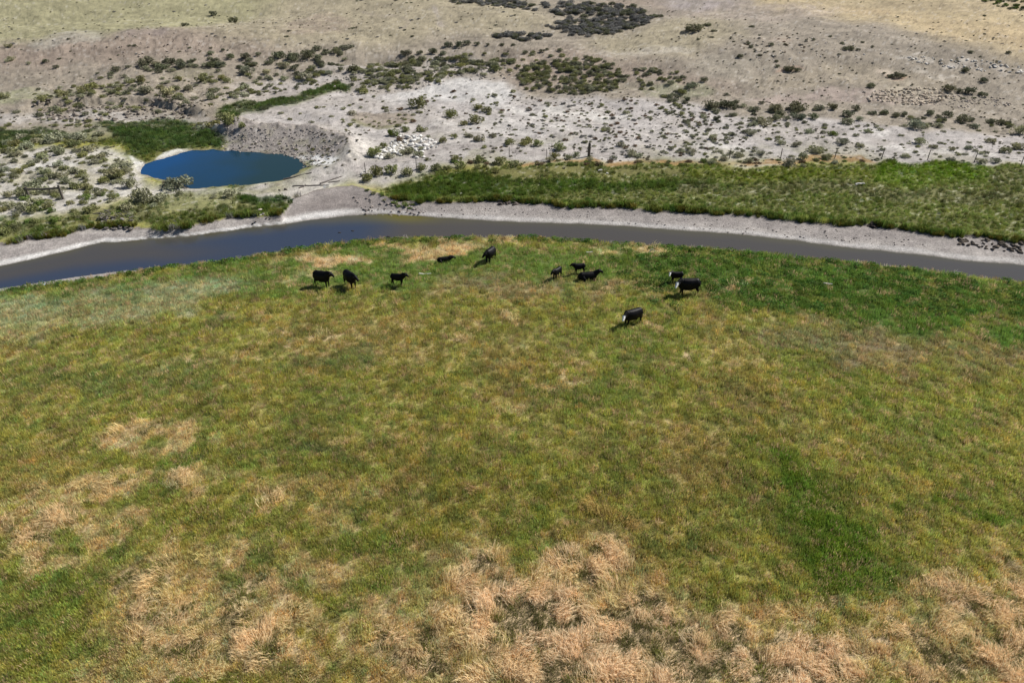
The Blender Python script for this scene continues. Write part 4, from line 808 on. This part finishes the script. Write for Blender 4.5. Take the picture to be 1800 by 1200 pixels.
# rail and post on the left
a0 = atg(52, 348); a1 = atg(111, 350)
br = bpy.data.objects.new("wooden_brace", None); C.objects.link(br); br.location = a1; tag(br, "dark weathered fence brace with a long top rail left of the pond", "fence brace")
obj("post", tube([(0, 0, -.3), (0, 0, 1.0), (.02, 0, 1.75)], [.15, .14, .13], 8, .12, "post"), M_POST, parent=br)
obj("post", tube([(0, 0, -.3), (0, 0, 1.0), (.02, 0, 1.4)], [.14, .13, .12], 8, .12, "post"), M_POST, parent=br, loc=a0-a1)
obj("rail", tube([a0-a1+Vector((-.3, -.02, 1.15)), (a0-a1)*.5+Vector((0, -.03, 1.2)), Vector((.15, -.02, 1.45))], [.12, .13, .12], 8, .12, "rail"), M_POST, parent=br)
def log(pts, r, m, label, name="log", lift=.06):
    q = [atg(*p)+Vector((0, 0, lift)) for p in pts]; o0 = q[0].copy(); n_ = []
    for i in range(len(q)-1):
        for k in range(4): n_.append(q[i].lerp(q[i+1], k/4)-o0+Vector((random.uniform(-.03, .03),)*3))
    n_.append(q[-1]-o0); rr = [r*(1-.6*i/len(n_)) for i in range(len(n_))]
    tag(obj(name, tube(n_, rr, 7, .15, name), m, loc=o0), label, name)
log([(498,316),(520,311),(548,304)], .12, M_DARKWOOD, "long dark log on the pond's near right shore")
log([(563,324),(582,317),(600,311)], .13, M_DARKWOOD, "grey log slanting across the pale sand by the track")
log([(515,328),(545,327),(578,326)], .12, M_DARKWOOD, "level log lying along the edge of pale sand below the pond")
log([(578,321),(598,319)], .08, M_DARKWOOD, "short thin log beside the slanting grey one")
log([(526,331),(534,329),(537,325)], .1, M_DARKWOOD, "short forked stump end on the level log")
log([(736,484),(748,483),(758,483)], .10, M_PALE, "bleached white stick in grass right of the small standing calf", "branch", .12)
log([(1446,502),(1462,503)], .09, M_PALE, "bleached white stick in the dark leafy weeds", "branch", .22)
log([(1503,327),(1519,326)], .14, M_PALE, "white plank lying in the far bank grass", "plank", .25)
_p = atg(1140, 446); tag(obj("branch", tube([(0, 0, .05), (.2, .05, .45), (.45, 0, .55), (.62, 0, .25)], [.04, .035, .03, .02], 6, .1, "branch"), M_PALE, loc=_p), "crooked pale branch arching near the meadow's river edge", "branch")
log([(1030,446),(1042,445)], .07, M_PALE, "tiny bleached stick behind the group with the lying cow", "branch", .14)
for i in range(16):
    a = random.uniform(176, 228); b = 378+random.uniform(-4, 20)
    log([(a, b), (a+random.uniform(-16, 16), b+random.uniform(-6, 8))], random.uniform(.05, .1), M_DARKWOOD, "dark dead branch tangled at the foot of the left terrace", "branch", random.uniform(.1, .6))
    o = C.objects[-1]; o["group"] = "dead branches slumped under the left terrace"

# ------------------------------------------------------------------ cattle
def cow_nodes(nt, b):
    a = nd(nt, 'ShaderNodeAttribute', attribute_name="coat"); nt.links.new(a.outputs['Color'], b.inputs['Base Color'])
    b.inputs['Roughness'].default_value = .5; b.inputs['Specular IOR Level'].default_value = .14
    tc = nd(nt, 'ShaderNodeTexCoord'); n = nd(nt, 'ShaderNodeTexNoise'); n.inputs['Scale'].default_value = 22; nt.links.new(tc.outputs['Object'], n.inputs['Vector'])
    bp = nd(nt, 'ShaderNodeBump'); bp.inputs['Distance'].default_value = .02; bp.inputs['Strength'].default_value = .5; nt.links.new(n.outputs[0], bp.inputs['Height']); nt.links.new(bp.outputs[0], b.inputs['Normal'])
M_COW = mat("hide", cow_nodes)
def loft(bm, st, n=12):
    """st: (point, half-width, half-height) stations; a closed tube with domed ends"""
    pts = [Vector(s[0]) for s in st]; rings = []
    for i, (p, rw, rh) in enumerate(st):
        t = (pts[min(i+1, len(pts)-1)]-pts[max(i-1, 0)]).normalized(); side = t.cross(Vector((0, 0, 1)))
        if side.length < .25: side = Vector((0, 1, 0))
        side.normalize(); up_ = side.cross(t).normalized()
        rings.append([bm.verts.new(pts[i]+side*math.cos(2*math.pi*j/n)*rw+up_*math.sin(2*math.pi*j/n)*rh) for j in range(n)])
    for i in range(len(rings)-1):
        for j in range(n): bm.faces.new((rings[i][j], rings[i][(j+1) % n], rings[i+1][(j+1) % n], rings[i+1][j]))
    bm.faces.new(rings[0][::-1]); bm.faces.new(rings[-1])
def cow(px, py, wid, heading, label, group, headyaw=0, headz=0.0, lying=False, white=False, calf=False, graze=False, size=None, name="cow", blaze=1.05, sq=None):
    bm = bmesh.new(); L = .55 if lying else 0.0        # how far the body is lowered
    lk = 1.12 if calf else 1.0
    def z(v): return (v-L)*lk if not lying else v-L
    body = [((-.98,0,1.12),.10,.13),((-.93,0,1.08),.22,.26),((-.75,0,1.04),.29,.33),((-.45,0,.99),.32,.365),((-.1,0,.955),.35,.40),((.25,0,.965),.34,.395),((.52,0,1.0),.30,.37),((.75,0,1.03),.24,.33),((.9,0,1.05),.16,.22)]
    if calf: body = [((a[0]*.92, 0, a[2]+.03), w*.82, h*.84) for a, w, h in body]
    loft(bm, [((a[0], 0, z(a[2]-.05)), w*1.10, h*1.17) for a, w, h in body], 14)
    # neck and head
    hy = math.radians(headyaw); hb = Vector((.72, 0, z(1.12)))
    if graze: hp = Vector((.72+.62*math.cos(hy), .62*math.sin(hy), z(.62)-.05)); hd = Vector((math.cos(hy)*.45, math.sin(hy)*.45, -.9)).normalized()
    else: hp = Vector((.72+.50*math.cos(hy*.6), .50*math.sin(hy*.6), z(1.36)+headz)); hd = Vector((math.cos(hy), math.sin(hy), -.62)).normalized()
    loft(bm, [(hb, .25, .34), (hb.lerp(hp, .5), .19, .26), (hp, .14, .18)])
    f0 = hp-hd*.03; HL = .46
    loft(bm, [(f0-hd*.07, .07, .07), (f0, .135, .14), (f0+hd*.16, .135, .135), (f0+hd*.32, .10, .105), (f0+hd*.42, .095, .09), (f0+hd*HL, .05, .045)], 10)
    sd = hd.cross(Vector((0, 0, 1))).normalized()
    for s in (-1, 1):
        e = f0+sd*s*.10+Vector((0, 0, .04)); loft(bm, [(e, .03, .03), (e+sd*s*.12+Vector((0, 0, .01)), .055, .03), (e+sd*s*.2-Vector((0, 0, .02)), .02, .02)], 6)
    # legs
    if not lying:
        for s in (-1, 1):
            k = random.uniform(-.10, .10)
            X0 = .58*(.92 if calf else 1)
            loft(bm, [((X0, s*.17, z(.90)), .14, .19), ((X0+.03*k, s*.18, z(.68)), .11, .13), ((X0+k*.5, s*.18, z(.42)), .075, .08), ((X0+k*.8, s*.18, z(.13)), .058, .06), ((X0+.03+k, s*.18, z(.07)), .058, .062), ((X0+.04+k, s*.18, 0), .06, .07)], 8)
            k = random.uniform(-.12, .12); X1 = -.70*(.92 if calf else 1)
            loft(bm, [((X1, s*.16, z(1.0)), .15, .20), ((X1+.06, s*.2, z(.76)), .15, .19), ((X1-.10+k*.5, s*.19, z(.48)), .085, .10), ((X1-.10+k, s*.18, z(.40)), .07, .075), ((X1-.02+k, s*.18, z(.13)), .058, .06), ((X1+.02+k, s*.18, 0), .06, .068)], 8)
        loft(bm, [((-.95, 0, z(1.2)), .03, .03), ((-1.06, 0, z(1.1)), .028, .028), ((-1.08, .02, z(.8)), .024, .024), ((-1.06, .04, z(.55)), .045, .045), ((-1.05, .04, z(.40)), .03, .03)], 6)
        if not calf: loft(bm, [((-.35, 0, z(.66)), .10, .1), ((-.42, 0, z(.52)), .08, .08)], 8)
    else:
        for s in (-1, 1):
            loft(bm, [((.5, s*.2, .42), .11, .16), ((.62, s*.26, .14), .08, .09), ((.78, s*.26, .07), .055, .055), ((.52, s*.3, .05), .045, .045)], 8)
            loft(bm, [((-.62, s*.26, .40), .16, .22), ((-.35, s*.38, .18), .12, .15), ((-.55, s*.44, .07), .06, .06), ((-.25, s*.44, .05), .045, .045)], 8)
        loft(bm, [((-.95, 0, .6), .03, .03), ((-1.08, .05, .4), .028, .028), ((-1.1, .15, .12), .035, .035), ((-1.0, .25, .05), .03, .03)], 6)
    me0 = bpy.data.meshes.new("tmp"); bm.to_mesh(me0); bm.free(); o = bpy.data.objects.new(name, me0); C.objects.link(o)
    md = o.modifiers.new("r", 'REMESH'); md.mode = 'VOXEL'; md.voxel_size = .03; sm = o.modifiers.new("s", 'SMOOTH'); sm.factor = .6; sm.iterations = 2
    dg = bpy.context.evaluated_depsgraph_get(); me = bpy.data.meshes.new_from_object(o.evaluated_get(dg)); me.name = name; o.modifiers.clear(); o.data = me; bpy.data.meshes.remove(me0)
    me.materials.clear(); me.materials.append(M_COW); me.polygons.foreach_set('use_smooth', [True]*len(me.polygons))
    n = len(me.vertices); co = np.empty(n*3); me.vertices.foreach_get('co', co); co = co.reshape(-1, 3)
    col = np.empty((n, 3)); col[:] = (.004,.0035,.0045)
    if white:
        r = co-np.array(f0); t = r@np.array(hd); rad = np.linalg.norm(r-t[:, None]*np.array(hd), axis=1)
        w = (t > -.02) & (t < .5) & (rad < .15*blaze); col[w] = (.86,.84,.81)
    vcol(me, "coat", col)
    x, y = at(px, py, hR); s = size
    o.location = (x, y, gz(x, y)-(.02 if lying else .10)); o.rotation_euler = (0, 0, math.radians(heading)); q = sq or ((.97, 1.02, 1.05) if lying else (.92, 1.05, 1.2) if calf else (.88, 1.12, 1.30)); o.scale = (s*q[0], s*q[1], s*q[2])
    tag(o, label, "calf" if calf else "cow", group); return o
G = "black cattle on the near meadow"
cow(568,503,0,-17,"black cow standing side-on, leftmost of the herd", G, size=.97, headz=-.12, headyaw=5)
cow(617,504,0,-48,"black cow walking towards the viewer beside the leftmost cow, tail hanging clear", G, size=.98, headyaw=12, headz=-.2)
cow(700,502,0,-8,"small black calf standing alone, facing right, left of the white stick", G, size=.80, calf=True, headyaw=-10, headz=-.08, name="calf")
cow(781,461,0,12,"small black calf lying down near the river, facing right", G, size=.78, lying=True, calf=True, headz=-.12, name="calf")
cow(862,459,0,-118,"black cow facing the viewer, closest to the river", G, size=.95, headyaw=-15, headz=-.25, sq=(.85, 1.1, 1.2))
cow(979,490,0,-128,"thin black calf facing the viewer, left of the lying cow", G, size=.74, calf=True, headz=-.2, name="calf")
cow(1018,481,0,192,"black calf standing just behind the lying cow", G, size=.70, calf=True, headz=-.1, name="calf")
cow(1033,491,0,8,"black cow lying down with its head raised, two calves behind it", G, size=.96, lying=True, headz=.12, headyaw=-8)
cow(1188,497,0,184,"white-faced black calf behind the big white-faced cow", G, size=.74, calf=True, white=True, headyaw=60, headz=-.1, name="calf")
cow(1208,518,0,184,"big white-faced black cow beside its white-faced calf", G, size=1.02, white=True, headyaw=52, headz=-.25, sq=(1.02, 1.12, 1.30))
cow(1111,569,0,208,"white-faced black cow standing by itself, nearest the viewer", G, size=.95, sq=(1.0, 1.1, 1.22), white=True, headyaw=38, headz=-.3)
for o in C.objects:
    if o.get('kind') == 'structure' and 'category' in o: del o['category']
